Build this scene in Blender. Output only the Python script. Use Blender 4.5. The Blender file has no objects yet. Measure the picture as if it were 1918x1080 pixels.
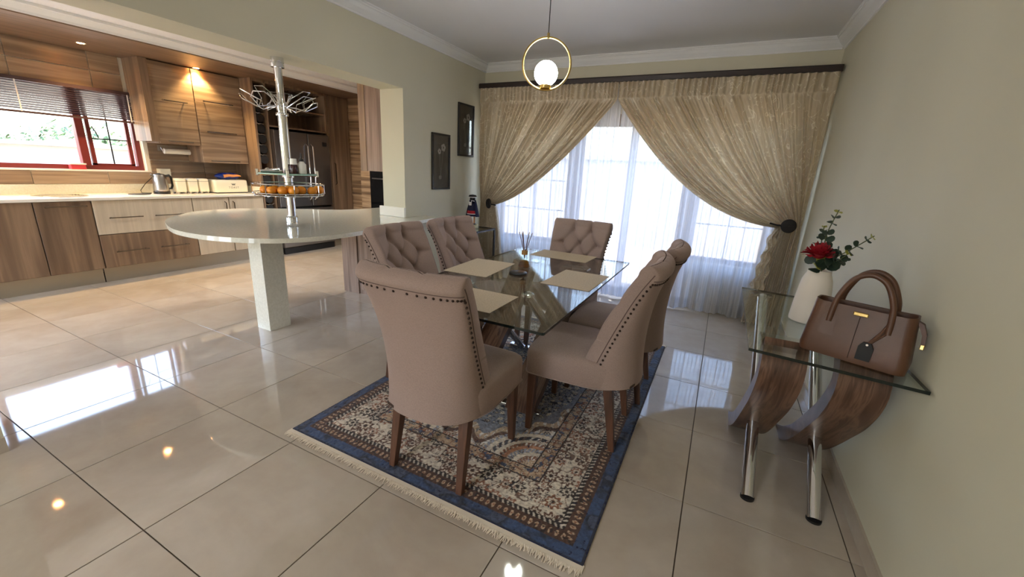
import bpy, bmesh, math, random
import numpy as np
from mathutils import Vector, Matrix
random.seed(7)
rng = np.random.default_rng(7)
S = bpy.context.scene
COL = S.collection
PI = math.pi

# ------------------------------------------------------------------ camera
cd = bpy.data.cameras.new('camera')
cam = bpy.data.objects.new('camera', cd); COL.objects.link(cam); S.camera = cam
cd.sensor_width = 36.0; cd.lens = 763.987 / 1918 * 36.0; cd.clip_start = 0.02; cd.clip_end = 200
r_ = Vector((0.8896825, 0.45388859, 0.04949942)); u_ = Vector((-0.16730618, 0.22321534, 0.96030389)); f_ = Vector((-0.42482195, 0.86264712, -0.27452915))
M = Matrix((( r_.x, u_.x, -f_.x, 5.33646), (r_.y, u_.y, -f_.y, -0.49308), (r_.z, u_.z, -f_.z, 1.36518), (0, 0, 0, 1)))
cam.matrix_world = M

# ------------------------------------------------------------------ world, sun, exposure
W = bpy.data.worlds.new('sky'); S.world = W; W.use_nodes = True
wn = W.node_tree.nodes; wl = W.node_tree.links
bg = wn['Background']
sky = wn.new('ShaderNodeTexSky'); sky.sky_type = 'NISHITA'; sky.sun_disc = False
sky.sun_elevation = math.radians(70); sky.sun_rotation = math.radians(193); sky.air_density = 1.0; sky.dust_density = 4.0; sky.ozone_density = 1.0
wl.new(sky.outputs['Color'], bg.inputs['Color'])
bg.inputs['Strength'].default_value = 1.9
sd = bpy.data.lights.new('sun', 'SUN'); sd.energy = 9.0; sd.angle = math.radians(0.6); sd.color = (1.0, 0.95, 0.86)
sun = bpy.data.objects.new('sun', sd); COL.objects.link(sun)
sun.rotation_euler = Vector((-0.10, 0.16, -0.98)).to_track_quat('-Z', 'Y').to_euler()
def portal(name, loc, direction, sx, sz):
    d = bpy.data.lights.new(name, 'AREA'); d.shape = 'RECTANGLE'; d.size = sx; d.size_y = sz
    d.cycles.is_portal = True
    o = bpy.data.objects.new(name, d); COL.objects.link(o); o.location = loc
    o.rotation_euler = Vector(direction).to_track_quat('-Z', 'Z').to_euler()
portal('portal_garden', (4.25, 4.62, 1.05), (0, -1, 0), 3.3, 2.1)
portal('portal_kitchen', (-1.22, 0.75, 1.6), (1, 0, 0), 2.7, 0.95)
portal('portal_yard', (.65, -2.5, 1.1), (0, 1, 0), 2.2, 2.2)  # sampling portal at the assumed, unseen kitchen doors
portal('portal_lounge', (3.4, -5.3, 1.15), (0, 1, 0), 1.3, 2.2)  # sampling portal at the added, unseen lounge doors
ld = bpy.data.lights.new('lounge_fill_light', 'AREA'); ld.shape = 'DISK'; ld.size = 0.56; ld.energy = 34; ld.color = (1.0, .97, .94)  # fill light added behind the camera to brighten the room
lo = bpy.data.objects.new('lounge_fill_light', ld); COL.objects.link(lo); lo.location = (3.7, -2.9, 2.52)
S.view_settings.view_transform = 'Standard'; S.view_settings.look = 'None'
S.view_settings.exposure = 0.9; S.view_settings.gamma = 1.0; S.view_settings.use_curve_mapping = False
S.cycles.use_denoising = True
S.cycles.max_bounces = 12; S.cycles.diffuse_bounces = 6; S.cycles.glossy_bounces = 6; S.cycles.transmission_bounces = 8; S.cycles.transparent_max_bounces = 24
S.cycles.sample_clamp_indirect = 6.0; S.cycles.caustics_reflective = False; S.cycles.caustics_refractive = False

# ------------------------------------------------------------------ material helpers
def lin(c):
    return tuple(((x / 255) / 12.92 if x / 255 <= 0.04045 else ((x / 255 + 0.055) / 1.055) ** 2.4) for x in c) + (1.0,)
class NT:
    def __init__(s, name):
        s.m = bpy.data.materials.new(name); s.m.use_nodes = True
        s.n = s.m.node_tree.nodes; s.l = s.m.node_tree.links
        s.p = s.n['Principled BSDF']; s.out = s.n['Material Output']
    def add(s, t, **kw):
        nd = s.n.new(t)
        for k, v in kw.items(): setattr(nd, k, v)
        return nd
    def link(s, a, b): s.l.new(a, b)
    def set(s, **kw):
        for k, v in kw.items():
            s.p.inputs[k.replace('_', ' ')].default_value = v
    def coord(s, scale=(1, 1, 1), rand=False, kind='Object'):
        tc = s.add('ShaderNodeTexCoord'); mp = s.add('ShaderNodeMapping'); mp.inputs['Scale'].default_value = scale
        if rand:
            oi = s.add('ShaderNodeObjectInfo'); mu = s.add('ShaderNodeVectorMath', operation='SCALE'); mu.inputs['Scale'].default_value = 17.0
            co = s.add('ShaderNodeCombineXYZ')
            for i in range(3): s.link(oi.outputs['Random'], co.inputs[i])
            s.link(co.outputs[0], mu.inputs[0]); ad = s.add('ShaderNodeVectorMath', operation='ADD')
            s.link(tc.outputs[kind], ad.inputs[0]); s.link(mu.outputs[0], ad.inputs[1]); s.link(ad.outputs[0], mp.inputs['Vector'])
        else: s.link(tc.outputs[kind], mp.inputs['Vector'])
        return mp.outputs['Vector']
    def noise(s, vec, scale=5, detail=3, rough=.5, dist=0.0):
        nz = s.add('ShaderNodeTexNoise'); nz.inputs['Scale'].default_value = scale; nz.inputs['Detail'].default_value = detail
        nz.inputs['Roughness'].default_value = rough; nz.inputs['Distortion'].default_value = dist
        s.link(vec, nz.inputs['Vector']); return nz.outputs['Fac']
    def ramp(s, fac, stops):
        r = s.add('ShaderNodeValToRGB'); e = r.color_ramp.elements
        e[0].position, e[0].color = stops[0]; e[1].position, e[1].color = stops[-1]
        for p, c in stops[1:-1]:
            x = e.new(p); x.color = c
        s.link(fac, r.inputs['Fac']); return r.outputs['Color']
    def mix(s, a, b, fac, mode='MIX'):
        x = s.add('ShaderNodeMix', data_type='RGBA', blend_type=mode)
        for sock, v in ((x.inputs[0], fac), (x.inputs[6], a), (x.inputs[7], b)):
            if isinstance(v, (float, int, tuple)): sock.default_value = v
            else: s.link(v, sock)
        return x.outputs[2]
    def bump(s, h, strength=.2, dist=.002):
        b = s.add('ShaderNodeBump'); b.inputs['Strength'].default_value = strength; b.inputs['Distance'].default_value = dist
        s.link(h, b.inputs['Height']); s.link(b.outputs['Normal'], s.p.inputs['Normal'])
def plain(name, c, rough=.5, metal=0.0, **kw):
    t = NT(name); t.set(Base_Color=lin(c), Roughness=rough, Metallic=metal, **kw); return t.m
def paint(name, c, bumpy=.06):
    t = NT(name); v = t.coord(); t.set(Roughness=.62)
    big = t.noise(v, 1.3, 2); c2 = tuple(max(0, x - 7) for x in c)
    t.link(t.ramp(big, [(.3, lin(c2)), (.7, lin(c))]), t.p.inputs['Base Color'])
    t.bump(t.noise(v, 160, 2), bumpy, .002); return t.m
def wood(name, dark, mid, light, axis, across=9.0, along=.5, rough=.42, rand=True, fine=1.0):
    sc = [across] * 3; sc['xyz'.index(axis)] = along
    t = NT(name); v = t.coord(tuple(sc), rand)
    band = t.noise(v, 1.6, 2.5, .55, .25)
    base = t.ramp(band, [(.30, lin(dark)), (.44, lin(mid)), (.54, lin(light)), (.62, lin(mid)), (.74, lin(dark))])
    sc2 = [70.0] * 3; sc2['xyz'.index(axis)] = 2.0
    v2 = t.coord(tuple(sc2), rand); fi = t.noise(v2, 1.5, 3, .6)
    gr = t.ramp(fi, [(.35, (0.72, 0.70, 0.68, 1)), (.65, (1, 1, 1, 1))])
    t.link(t.mix(base, gr, .8 * fine, 'MULTIPLY'), t.p.inputs['Base Color'])
    t.set(Roughness=rough); t.bump(fi, .08, .001); return t.m

MAT = {}
MAT['wall'] = paint('cream_paint', (209, 205, 184))
MAT['ceiling'] = paint('white_ceiling', (226, 226, 228), .03)
MAT['cornice'] = paint('white_cornice', (232, 233, 233), .02)
def tile_mat():
    t = NT('polished_porcelain'); v = t.coord((1, 1, 1), True)
    n1 = t.noise(v, 1.6, 5, .6, .6); n2 = t.noise(v, 9, 4, .6)
    a = t.ramp(n1, [(.3, lin((178, 165, 150))), (.7, lin((196, 186, 172)))])
    b = t.ramp(n2, [(.3, (.93, .92, .91, 1)), (.7, (1, 1, 1, 1))])
    t.link(t.mix(a, b, 1.0, 'MULTIPLY'), t.p.inputs['Base Color'])
    t.set(Roughness=.045, IOR=1.75); return t.m
MAT['tile'] = tile_mat()
MAT['grout'] = plain('dark_grout', (84, 72, 62), .8)
MAT['wood_v'] = wood('laminate_vertical', (100, 81, 65), (122, 100, 81), (142, 119, 97), 'z', 6.0, .3, .42, True, .55)
MAT['wood_h'] = wood('laminate_horizontal', (120, 100, 82), (144, 122, 101), (166, 144, 121), 'y', 8.0, .35, .35, True, .5)
MAT['wood_hx'] = wood('laminate_horizontal_end', (100, 78, 58), (140, 112, 84), (180, 152, 120), 'x', 8.0, .35)
MAT['wood_soffit'] = wood('laminate_soffit', (98, 76, 60), (116, 92, 72), (130, 104, 84), 'y', 6.0, .3)
MAT['wood_pale'] = wood('laminate_greyed', (116, 97, 86), (136, 115, 102), (152, 131, 118), 'z', 10.0, .4)
MAT['cream_lam'] = wood('cream_laminate', (186, 175, 157), (194, 183, 165), (201, 190, 172), 'z', 7.0, .5, .4, True, .35)
MAT['walnut'] = wood('walnut', (58, 36, 25), (84, 54, 38), (104, 70, 50), 'z', 9.0, .6, .38)
MAT['legwood'] = wood('stained_leg_wood', (66, 42, 30), (86, 56, 40), (100, 66, 48), 'z', 12.0, 1.0, .4)
def slabwood():
    t = NT('figured_brown_veneer'); v = t.coord((15.0, 1.6, 1.6), True)
    w = t.noise(v, 2.2, 3, .6, .8)
    t.link(t.ramp(w, [(.30, lin((58, 38, 30))), (.45, lin((88, 62, 49))), (.55, lin((112, 84, 67))), (.68, lin((70, 47, 37)))]), t.p.inputs['Base Color'])
    t.set(Roughness=.3); return t.m
MAT['slab'] = slabwood()
MAT['slab_edge'] = plain('greyed_slab_edge', (112, 104, 104), .4)
def quartz():
    t = NT('speckled_quartz'); v = t.coord()
    vo = t.add('ShaderNodeTexVoronoi'); vo.inputs['Scale'].default_value = 150; t.link(v, vo.inputs['Vector'])
    sp = t.ramp(vo.outputs['Distance'], [(.08, lin((244, 243, 236))), (.22, lin((216, 214, 200)))])
    cl = t.ramp(t.noise(v, 60, 4), [(.35, (.9, .9, .88, 1)), (.65, (1, 1, 1, 1))])
    t.link(t.mix(sp, cl, 1.0, 'MULTIPLY'), t.p.inputs['Base Color']); t.set(Roughness=.08, IOR=1.5); return t.m
MAT['quartz'] = quartz()
MAT['quartz_white'] = paint('white_worktop_quartz', (238, 235, 228), .01); MAT['quartz_white'].node_tree.nodes['Principled BSDF'].inputs['Roughness'].default_value = .12
MAT['white_stone'] = paint('white_stone', (228, 224, 212), .02)
MAT['steel'] = plain('brushed_steel', (172, 168, 164), .3, 1.0)
MAT['kick'] = plain('brushed_kick_steel', (176, 168, 152), .42, .85)
MAT['chrome'] = plain('chrome', (228, 228, 230), .06, 1.0)
MAT['dark_chrome'] = plain('dark_nickel', (120, 112, 104), .22, 1.0)
MAT['gold'] = plain('brushed_gold', (206, 176, 110), .25, 1.0)
MAT['fridge'] = plain('graphite_fridge_steel', (112, 109, 110), .26, .85)
MAT['fridge_light'] = plain('fridge_drawer_steel', (134, 130, 128), .28, .85)
MAT['black'] = plain('black_plastic', (22, 21, 22), .35)
MAT['black_leather'] = plain('black_leather', (15, 14, 15), .6)
MAT['black_glass'] = plain('black_glass', (14, 14, 16), .06)
MAT['dark_frame'] = plain('black_frame_wood', (22, 19, 18), .35)
MAT['pelmet'] = plain('dark_brown_rail', (38, 24, 20), .35)
MAT['window_frame'] = plain('mahogany_frame', (108, 38, 34), .35)
MAT['door_frame'] = plain('brown_timber_frame', (128, 98, 72), .5)
MAT['white'] = plain('white_enamel', (236, 234, 226), .3)
MAT['cream_enamel'] = plain('cream_enamel', (232, 226, 206), .28)
MAT['nail'] = plain('bronze_nailhead', (58, 44, 38), .35, .8)
def linen(name, c):
    t = NT(name); v = t.coord((1, 1, 1)); a = t.coord((500, 500, 90)); b = t.coord((90, 90, 560))
    n = t.mix(t.noise(a, 1.5, 2), t.noise(b, 1.5, 2), .5)
    d = tuple(x * .90 for x in c)
    col = t.ramp(n, [(.38, lin(d)), (.6, lin(c))])
    big = t.ramp(t.noise(v, 5, 3), [(.3, (.93, .92, .92, 1)), (.7, (1, 1, 1, 1))])
    t.link(t.mix(col, big, 1.0, 'MULTIPLY'), t.p.inputs['Base Color'])
    t.set(Roughness=.85, Sheen_Weight=.35, Sheen_Roughness=.4); t.p.inputs['Sheen Tint'].default_value = lin((230, 205, 195))
    t.bump(n, .07, .001); return t.m
MAT['linen'] = linen('mauve_taupe_linen', (160, 139, 131))
MAT['linen_dark'] = plain('linen_seam', (98, 80, 74), .9)
MAT['button'] = linen('linen_button', (146, 124, 115))
def glass(name, tint, face_rough=0.0):
    t = NT(name); t.n.remove(t.p)
    tr = t.add('ShaderNodeBsdfTransparent'); tr.inputs['Color'].default_value = tint
    gl = t.add('ShaderNodeBsdfGlossy'); gl.inputs['Roughness'].default_value = face_rough
    fr = t.add('ShaderNodeFresnel'); ge = t.add('ShaderNodeNewGeometry'); ma = t.add('ShaderNodeMath', operation='MULTIPLY_ADD')
    ma.inputs[1].default_value = 1 / 1.5 - 1.5; ma.inputs[2].default_value = 1.5; t.link(ge.outputs['Backfacing'], ma.inputs[0]); t.link(ma.outputs[0], fr.inputs['IOR'])
    mx = t.add('ShaderNodeMixShader'); t.link(fr.outputs[0], mx.inputs[0]); t.link(tr.outputs[0], mx.inputs[1]); t.link(gl.outputs[0], mx.inputs[2])
    t.link(mx.outputs[0], t.out.inputs['Surface']); return t.m
MAT['glass'] = glass('clear_table_glass', (.92, .96, .94, 1))
MAT['pane'] = glass('window_glass', (.97, .98, .98, 1))
MAT['amber'] = glass('amber_liquid_glass', (.75, .42, .10, 1))
MAT['glass_edge'] = plain('dark_green_glass_edge', (8, 22, 20), .1)
MAT['glass_edge_pale'] = plain('pale_green_glass_edge', (170, 205, 190), .08)
def curtain_mat():
    t = NT('champagne_jacquard'); v = t.coord((1, 1, 1), kind='UV')
    w = t.add('ShaderNodeTexNoise'); w.inputs['Scale'].default_value = 7.0; w.inputs['Detail'].default_value = 1.0; w.inputs['Distortion'].default_value = 1.2; t.link(v, w.inputs['Vector'])
    line = t.ramp(w.outputs['Fac'], [(.480, (0, 0, 0, 1)), (.494, (1, 1, 1, 1)), (.506, (1, 1, 1, 1)), (.520, (0, 0, 0, 1))])
    mottle = t.ramp(t.noise(v, 14, 3), [(.3, lin((198, 186, 163))), (.7, lin((212, 200, 177)))])
    colr = t.mix(mottle, lin((250, 245, 230)), line)
    t.link(colr, t.p.inputs['Base Color']); t.set(Roughness=.5, Sheen_Weight=.3)
    tl = t.add('ShaderNodeBsdfTranslucent'); tl.inputs['Color'].default_value = lin((232, 208, 168))
    mx = t.add('ShaderNodeMixShader'); mx.inputs[0].default_value = .27
    t.link(t.p.outputs[0], mx.inputs[1]); t.link(tl.outputs[0], mx.inputs[2]); t.link(mx.outputs[0], t.out.inputs['Surface']); return t.m
MAT['curtain'] = curtain_mat()
def sheer_mat():
    t = NT('striped_voile'); v = t.coord((1, 1, 1), kind='UV')
    sx = t.add('ShaderNodeSeparateXYZ'); t.link(v, sx.inputs[0])
    m = t.add('ShaderNodeMath', operation='MULTIPLY'); m.inputs[1].default_value = 78.0; t.link(sx.outputs[0], m.inputs[0])
    fr = t.add('ShaderNodeMath', operation='FRACT'); t.link(m.outputs[0], fr.inputs[0])
    st = t.ramp(fr.outputs[0], [(.0, (.80, .80, .80, 1)), (.70, (.82, .82, .82, 1)), (.76, (.96, .96, .96, 1)), (.9, (.96, .96, .96, 1)), (.96, (.80, .80, .80, 1))])
    t.p.inputs['Base Color'].default_value = lin((236, 232, 230)); t.set(Roughness=.7)
    tl = t.add('ShaderNodeBsdfTranslucent'); tl.inputs['Color'].default_value = lin((186, 194, 208))
    m1 = t.add('ShaderNodeMixShader'); m1.inputs[0].default_value = .48; t.link(t.p.outputs[0], m1.inputs[1]); t.link(tl.outputs[0], m1.inputs[2])
    tp = t.add('ShaderNodeBsdfTransparent'); m2 = t.add('ShaderNodeMixShader'); t.link(st, m2.inputs[0]); t.link(tp.outputs[0], m2.inputs[1]); t.link(m1.outputs[0], m2.inputs[2])
    t.link(m2.outputs[0], t.out.inputs['Surface']); return t.m
MAT['sheer'] = sheer_mat()
def leather():
    t = NT('tan_leather'); v = t.coord()
    vo = t.add('ShaderNodeTexVoronoi'); vo.inputs['Scale'].default_value = 420; t.link(v, vo.inputs['Vector'])
    t.link(t.ramp(t.noise(v, 8, 3), [(.3, lin((80, 51, 35))), (.7, lin((95, 62, 42)))]), t.p.inputs['Base Color'])
    t.set(Roughness=.42); t.bump(vo.outputs['Distance'], .18, .001); return t.m
MAT['leather'] = leather()
MAT['leather_dark'] = plain('dark_bag_lining', (58, 38, 28), .55)
def emit(name, c, k):
    t = NT(name); t.set(Base_Color=c, Emission_Color=c, Emission_Strength=k); return t.m
MAT['globe'] = emit('opal_globe_glass', (1.0, .98, .93, 1), 34.0)
MAT['lamp_disc'] = emit('warm_lamp_lens', (1.0, .78, .45, 1), 22.0)
def attr_mat(name, attr, rough=.9, sheen=0.0):
    t = NT(name); a = t.add('ShaderNodeAttribute'); a.attribute_name = attr
    t.link(a.outputs['Color'], t.p.inputs['Base Color']); t.set(Roughness=rough, Sheen_Weight=sheen); return t.m
MAT['rug'] = attr_mat('woven_rug_pile', 'weave', .8, .25)
MAT['print'] = attr_mat('photo_print', 'ink', .35)
MAT['fringe'] = plain('cream_fringe_yarn', (224, 212, 194), .9)
def mat_weave():
    t = NT('beige_woven_mat'); a = t.coord((500, 90, 1)); b = t.coord((90, 500, 1))
    n = t.mix(t.noise(a, 1, 2), t.noise(b, 1, 2), .5)
    t.link(t.ramp(n, [(.4, lin((180, 164, 140))), (.6, lin((210, 195, 170)))]), t.p.inputs['Base Color']); t.set(Roughness=.75); return t.m
MAT['placemat'] = mat_weave()
def orange_mat():
    t = NT('orange_peel'); v = t.coord()
    t.link(t.ramp(t.noise(v, 12, 2), [(.3, lin((236, 138, 28))), (.7, lin((248, 166, 52)))]), t.p.inputs['Base Color'])
    t.set(Roughness=.4); t.bump(t.noise(v, 260, 1), .25, .002); return t.m
MAT['orange'] = orange_mat()
MAT['leaf'] = plain('eucalyptus_leaf', (44, 62, 50), .5)
MAT['leaf_young'] = plain('young_leaf', (150, 150, 60), .5)
MAT['petal'] = plain('crimson_petal', (150, 16, 34), .6)
MAT['stem'] = plain('green_stem', (74, 84, 46), .6)
MAT['vase'] = paint('matte_white_ceramic', (236, 228, 218), .05)
MAT['plaster_out'] = paint('yard_wall_plaster', (158, 156, 148), .1)
MAT['slats'] = plain('dark_brown_slat', (70, 50, 52), .35)
MAT['tape'] = plain('white_ladder_tape', (226, 222, 226), .6)
MAT['paving'] = paint('yard_paving', (150, 143, 132), .1)
MAT['hedge'] = plain('hedge_leaf', (70, 98, 58), .6)
MAT['navy'] = plain('navy_cloth', (26, 30, 62), .8)
MAT['red_cloth'] = plain('red_cloth', (168, 26, 40), .8)
MAT['bead'] = plain('white_beadwork', (226, 224, 226), .5)
MAT['tan'] = plain('tan_cloth', (196, 140, 96), .8)
MAT['disc_stone'] = plain('mottled_pale_stone', (206, 198, 160), .6)
MAT['blue_bag'] = plain('blue_packet_film', (22, 44, 120), .25)
MAT['orange_film'] = plain('orange_packet_film', (226, 150, 84), .3)
MAT['tub_red'] = plain('red_tub', (196, 60, 66), .35)
MAT['dark_liquid'] = plain('dark_red_liquid', (54, 14, 16), .15)
MAT['reed'] = plain('brown_reed', (104, 66, 54), .7)
MAT['pale_wood'] = plain('pale_wood_collar', (176, 134, 80), .5)
MAT['ink_grey'] = plain('grey_ink', (96, 92, 84), .6)
MAT['black_rosette'] = plain('black_passementerie', (30, 25, 24), .8)

# ------------------------------------------------------------------ mesh helpers
class MB:
    def __init__(s): s.v = []; s.f = []; s.mi = []
    def _add(s, vs, fs, mi=0):
        o = len(s.v); s.v += [tuple(map(float, p)) for p in vs]; s.f += [tuple(o + i for i in f) for f in fs]; s.mi += [mi] * len(fs); return s
    def box(s, x0, x1, y0, y1, z0, z1, mi=0):
        vs = [(x, y, z) for z in (z0, z1) for y in (y0, y1) for x in (x0, x1)]
        return s._add(vs, [(0, 2, 3, 1), (4, 5, 7, 6), (0, 1, 5, 4), (2, 6, 7, 3), (0, 4, 6, 2), (1, 3, 7, 5)], mi)
    def tube(s, pts, r, n=8, closed=False, mi=0, cap=True):
        pts = [Vector(p) for p in pts]; k = len(pts); rs = r if isinstance(r, (list, tuple)) else [r] * k
        vs = []; prev = None
        for i, p in enumerate(pts):
            if closed: t = pts[(i + 1) % k] - pts[i - 1]
            else: t = pts[min(i + 1, k - 1)] - pts[max(i - 1, 0)]
            t = t.normalized() if t.length > 1e-9 else Vector((0, 0, 1))
            if prev is None:
                a = Vector((0, 0, 1)) if abs(t.z) < .9 else Vector((1, 0, 0)); nx = t.cross(a).normalized()
            else:
                nx = prev - t * prev.dot(t); nx = nx.normalized() if nx.length > 1e-6 else t.orthogonal().normalized()
            prev = nx; by = t.cross(nx)
            for j in range(n):
                a = 2 * PI * j / n; vs.append(p + (nx * math.cos(a) + by * math.sin(a)) * rs[i])
        fs = []
        for i in range(k if closed else k - 1):
            for j in range(n):
                a = i * n + j; b = i * n + (j + 1) % n; c = ((i + 1) % k) * n
                fs.append((a, b, c + (j + 1) % n, c + j))
        if cap and not closed: fs += [tuple(range(n - 1, -1, -1)), tuple((k - 1) * n + j for j in range(n))]
        return s._add(vs, fs, mi)
    def lathe(s, prof, cx=0, cy=0, n=32, mi=0, axis='z', cz=0):
        vs = []; fs = []; k = len(prof)
        for r, z in prof:
            for j in range(n):
                a = 2 * PI * j / n; p = (r * math.cos(a), r * math.sin(a), z)
                if axis == 'y': p = (p[0], p[2], p[1])
                if axis == 'x': p = (p[2], p[0], p[1])
                vs.append((p[0] + cx, p[1] + cy, p[2] + cz))
        for i in range(k - 1):
            for j in range(n): fs.append((i * n + j, i * n + (j + 1) % n, (i + 1) * n + (j + 1) % n, (i + 1) * n + j))
        if prof[0][0] > 1e-6: fs.append(tuple(range(n - 1, -1, -1)))
        if prof[-1][0] > 1e-6: fs.append(tuple((k - 1) * n + j for j in range(n)))
        return s._add(vs, fs, mi)
    def prism(s, poly, a0, a1, axis='z', mi=0, side_mi=None):
        n = len(poly)
        def P(q, a): return {'z': (q[0], q[1], a), 'y': (q[0], a, q[1]), 'x': (a, q[0], q[1])}[axis]
        vs = [P(q, a0) for q in poly] + [P(q, a1) for q in poly]
        s._add(vs, [tuple(range(n - 1, -1, -1)), tuple(range(n, 2 * n))], mi)
        return s._add(vs, [(i, (i + 1) % n, n + (i + 1) % n, n + i) for i in range(n)], mi if side_mi is None else side_mi)
    def grid(s, P, closed_u=False, mi=0):
        P = np.asarray(P); a, b = P.shape[:2]; fs = []
        for i in range(a - 1):
            for j in range(b if closed_u else b - 1):
                fs.append((i * b + j, i * b + (j + 1) % b, (i + 1) * b + (j + 1) % b, (i + 1) * b + j))
        return s._add(P.reshape(-1, 3), fs, mi)
    def sphere(s, c, r, n=16, m=10, sc=(1, 1, 1), mi=0):
        P = [[(c[0] + sc[0] * r * math.sin(PI * i / m) * math.cos(2 * PI * j / n), c[1] + sc[1] * r * math.sin(PI * i / m) * math.sin(2 * PI * j / n), c[2] - sc[2] * r * math.cos(PI * i / m)) for j in range(n)] for i in range(m + 1)]
        return s.grid(P, True, mi)
    def xform(s, mat):
        s.v = [tuple(mat @ Vector(p)) for p in s.v]; return s
    def build(s, name, mats, parent=None, smooth=False, bevel=0.0, world=True, seg=2, angle=40, uv=None):
        me = bpy.data.meshes.new(name)
        off = Vector((0, 0, 0))
        if parent is not None and world:
            q = parent
            while q is not None: off += Vector(q.location); q = q.parent
        v = np.array(s.v, dtype=np.float64) - np.array(off)
        me.from_pydata(v.tolist(), [], s.f)
        if not isinstance(mats, (list, tuple)): mats = [mats]
        for m in mats: me.materials.append(MAT[m] if isinstance(m, str) else m)
        if len(mats) > 1: me.polygons.foreach_set('material_index', s.mi)
        if uv is not None:
            ul = me.uv_layers.new(name='UVMap'); li = np.empty(len(me.loops), dtype=np.int32); me.loops.foreach_get('vertex_index', li)
            ul.data.foreach_set('uv', np.asarray(uv, dtype=np.float32)[li].ravel())
        bm = bmesh.new(); bm.from_mesh(me); bmesh.ops.recalc_face_normals(bm, faces=bm.faces); bm.to_mesh(me); bm.free()
        if smooth:
            me.polygons.foreach_set('use_smooth', [True] * len(me.polygons))
            if angle < 180: me.set_sharp_from_angle(angle=math.radians(angle))
        me.update()
        o = bpy.data.objects.new(name, me); COL.objects.link(o)
        if parent is not None: o.parent = parent
        if bevel > 0:
            md = o.modifiers.new('bevel', 'BEVEL'); md.width = bevel; md.segments = seg; md.limit_method = 'ANGLE'; md.angle_limit = math.radians(50)
        return o
def box(x0, x1, y0, y1, z0, z1): return MB().box(x0, x1, y0, y1, z0, z1)
def tag(o, label, cat, group=None):
    o['label'] = label; o['category'] = cat
    if group: o['group'] = group
    return o
def thing(name, label, cat, loc=(0, 0, 0), rz=0.0, group=None):
    o = bpy.data.objects.new(name, None); COL.objects.link(o); o.location = loc; o.rotation_euler = (0, 0, rz); o.empty_display_size = .1
    return tag(o, label, cat, group)
def struct(o, label=None):
    o['kind'] = 'structure'
    if label: o['label'] = label
    return o
def copy_tree(o, parent=None):
    c = o.copy(); COL.objects.link(c)
    if parent is not None: c.parent = parent
    for ch in list(o.children): copy_tree(ch, c)
    return c
def bez(p0, p1, p2, n=16):
    return [tuple((1 - t) ** 2 * a + 2 * t * (1 - t) * b + t * t * c for a, b, c in zip(p0, p1, p2)) for t in np.linspace(0, 1, n)]
def rrect(x0, x1, y0, y1, r, n=6):
    out = []
    for cx, cy, a0 in ((x1 - r, y1 - r, 0), (x0 + r, y1 - r, 90), (x0 + r, y0 + r, 180), (x1 - r, y0 + r, 270)):
        for i in range(n + 1):
            a = math.radians(a0 + 90 * i / n); out.append((cx + r * math.cos(a), cy + r * math.sin(a)))
    return out
def catmull(pts, n=8, closed=True):
    P = [np.array(p, float) for p in pts]; k = len(P); out = []
    for i in range(k if closed else k - 1):
        p0, p1, p2, p3 = (P[(i - 1) % k], P[i], P[(i + 1) % k], P[(i + 2) % k]) if closed else (P[max(i - 1, 0)], P[i], P[i + 1], P[min(i + 2, k - 1)])
        for t in np.arange(n) / n:
            out.append(tuple(.5 * (2 * p1 + (p2 - p0) * t + (2 * p0 - 5 * p1 + 4 * p2 - p3) * t * t + (3 * p1 - p0 - 3 * p2 + p3) * t ** 3)))
    if not closed: out.append(tuple(P[-1]))
    return out

# ------------------------------------------------------------------ room shell
XR, XL, XI, YB, ZC = 6.05, 2.46, 2.17, 4.30, 2.61
XK, YE, ZK = -1.0, 4.75, 2.47
floor = struct(MB().box(-1.15, 6.2, -5.2, 5.0, -.12, -.004).build('floor', 'grout'), 'glossy beige porcelain tiled floor')
ts = .6; gap = .0022
tile_me = None
for i in range(-2, 11):
    for j in range(-2, 8):
        x0, x1 = i * ts + gap, (i + 1) * ts - gap; y0, y1 = j * ts + gap, (j + 1) * ts - gap
        if x1 < -.45 or x0 > 5.99: continue
        if x0 > XL and y0 > YB: continue
        if tile_me is None:
            w = ts - 2 * gap; t = MB().box(0, w, 0, w, -.012, 0).build('tile', 'tile', floor, world=False, bevel=.0008, seg=1); tile_me = t.data
        else:
            t = bpy.data.objects.new('tile', tile_me); COL.objects.link(t); t.parent = floor
            md = t.modifiers.new('bevel', 'BEVEL'); md.width = .0008; md.segments = 1
        t.location = (x0, y0, 0)
# narrow cut tiles along the right wall, and the plain floor of the lounge behind the camera
for j in range(-2, 8):
    MB().box(6.002, 6.046, j * ts + gap, min((j + 1) * ts, YB) - gap, -.012, 0).build('tile', 'tile', floor)
MB().box(-1.0, 6.046, -5.0, -1.205, -.012, 0).build('tile', 'tile', floor)

struct(box(XR, XR + .15, -5.2, YB + .15, 0, 2.8).build('wall_right', 'wall'), 'cream wall on the right')
struct(box(XR - .011, XR, -5.0, YB, 0, .075).build('baseboard_right', 'tile'), 'tile skirting along the right wall')
wb = MB()
wb.box(XI, 2.68, YB, YB + .22, 0, 2.8); wb.box(5.80, XR, YB, YB + .22, 0, 2.8); wb.box(2.68, 5.80, YB, YB + .22, 2.04, 2.8)
wb.box(2.68, 3.60, YB, YB + .22, 0, .52); wb.box(5.10, 5.80, YB, YB + .22, 0, .52)
struct(wb.build('wall_back', 'wall'), 'cream window wall behind the curtains')
wl_ = MB()
wl_.box(XI, XL, 2.79, YB, 0, 2.8); wl_.box(XI, XL, -.10, 2.79, 2.075, 2.8); wl_.box(XI, XL + .10, -5.0, -.085, 0, 2.8)
struct(wl_.build('wall_left', 'wall'), 'cream wall with the wide kitchen opening')
struct(box(XL + .10, XL + .111, -5.0, -.085, 0, .075).build('baseboard_left', 'tile'), 'tile skirting on the near wall end')
wk = MB()
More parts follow.
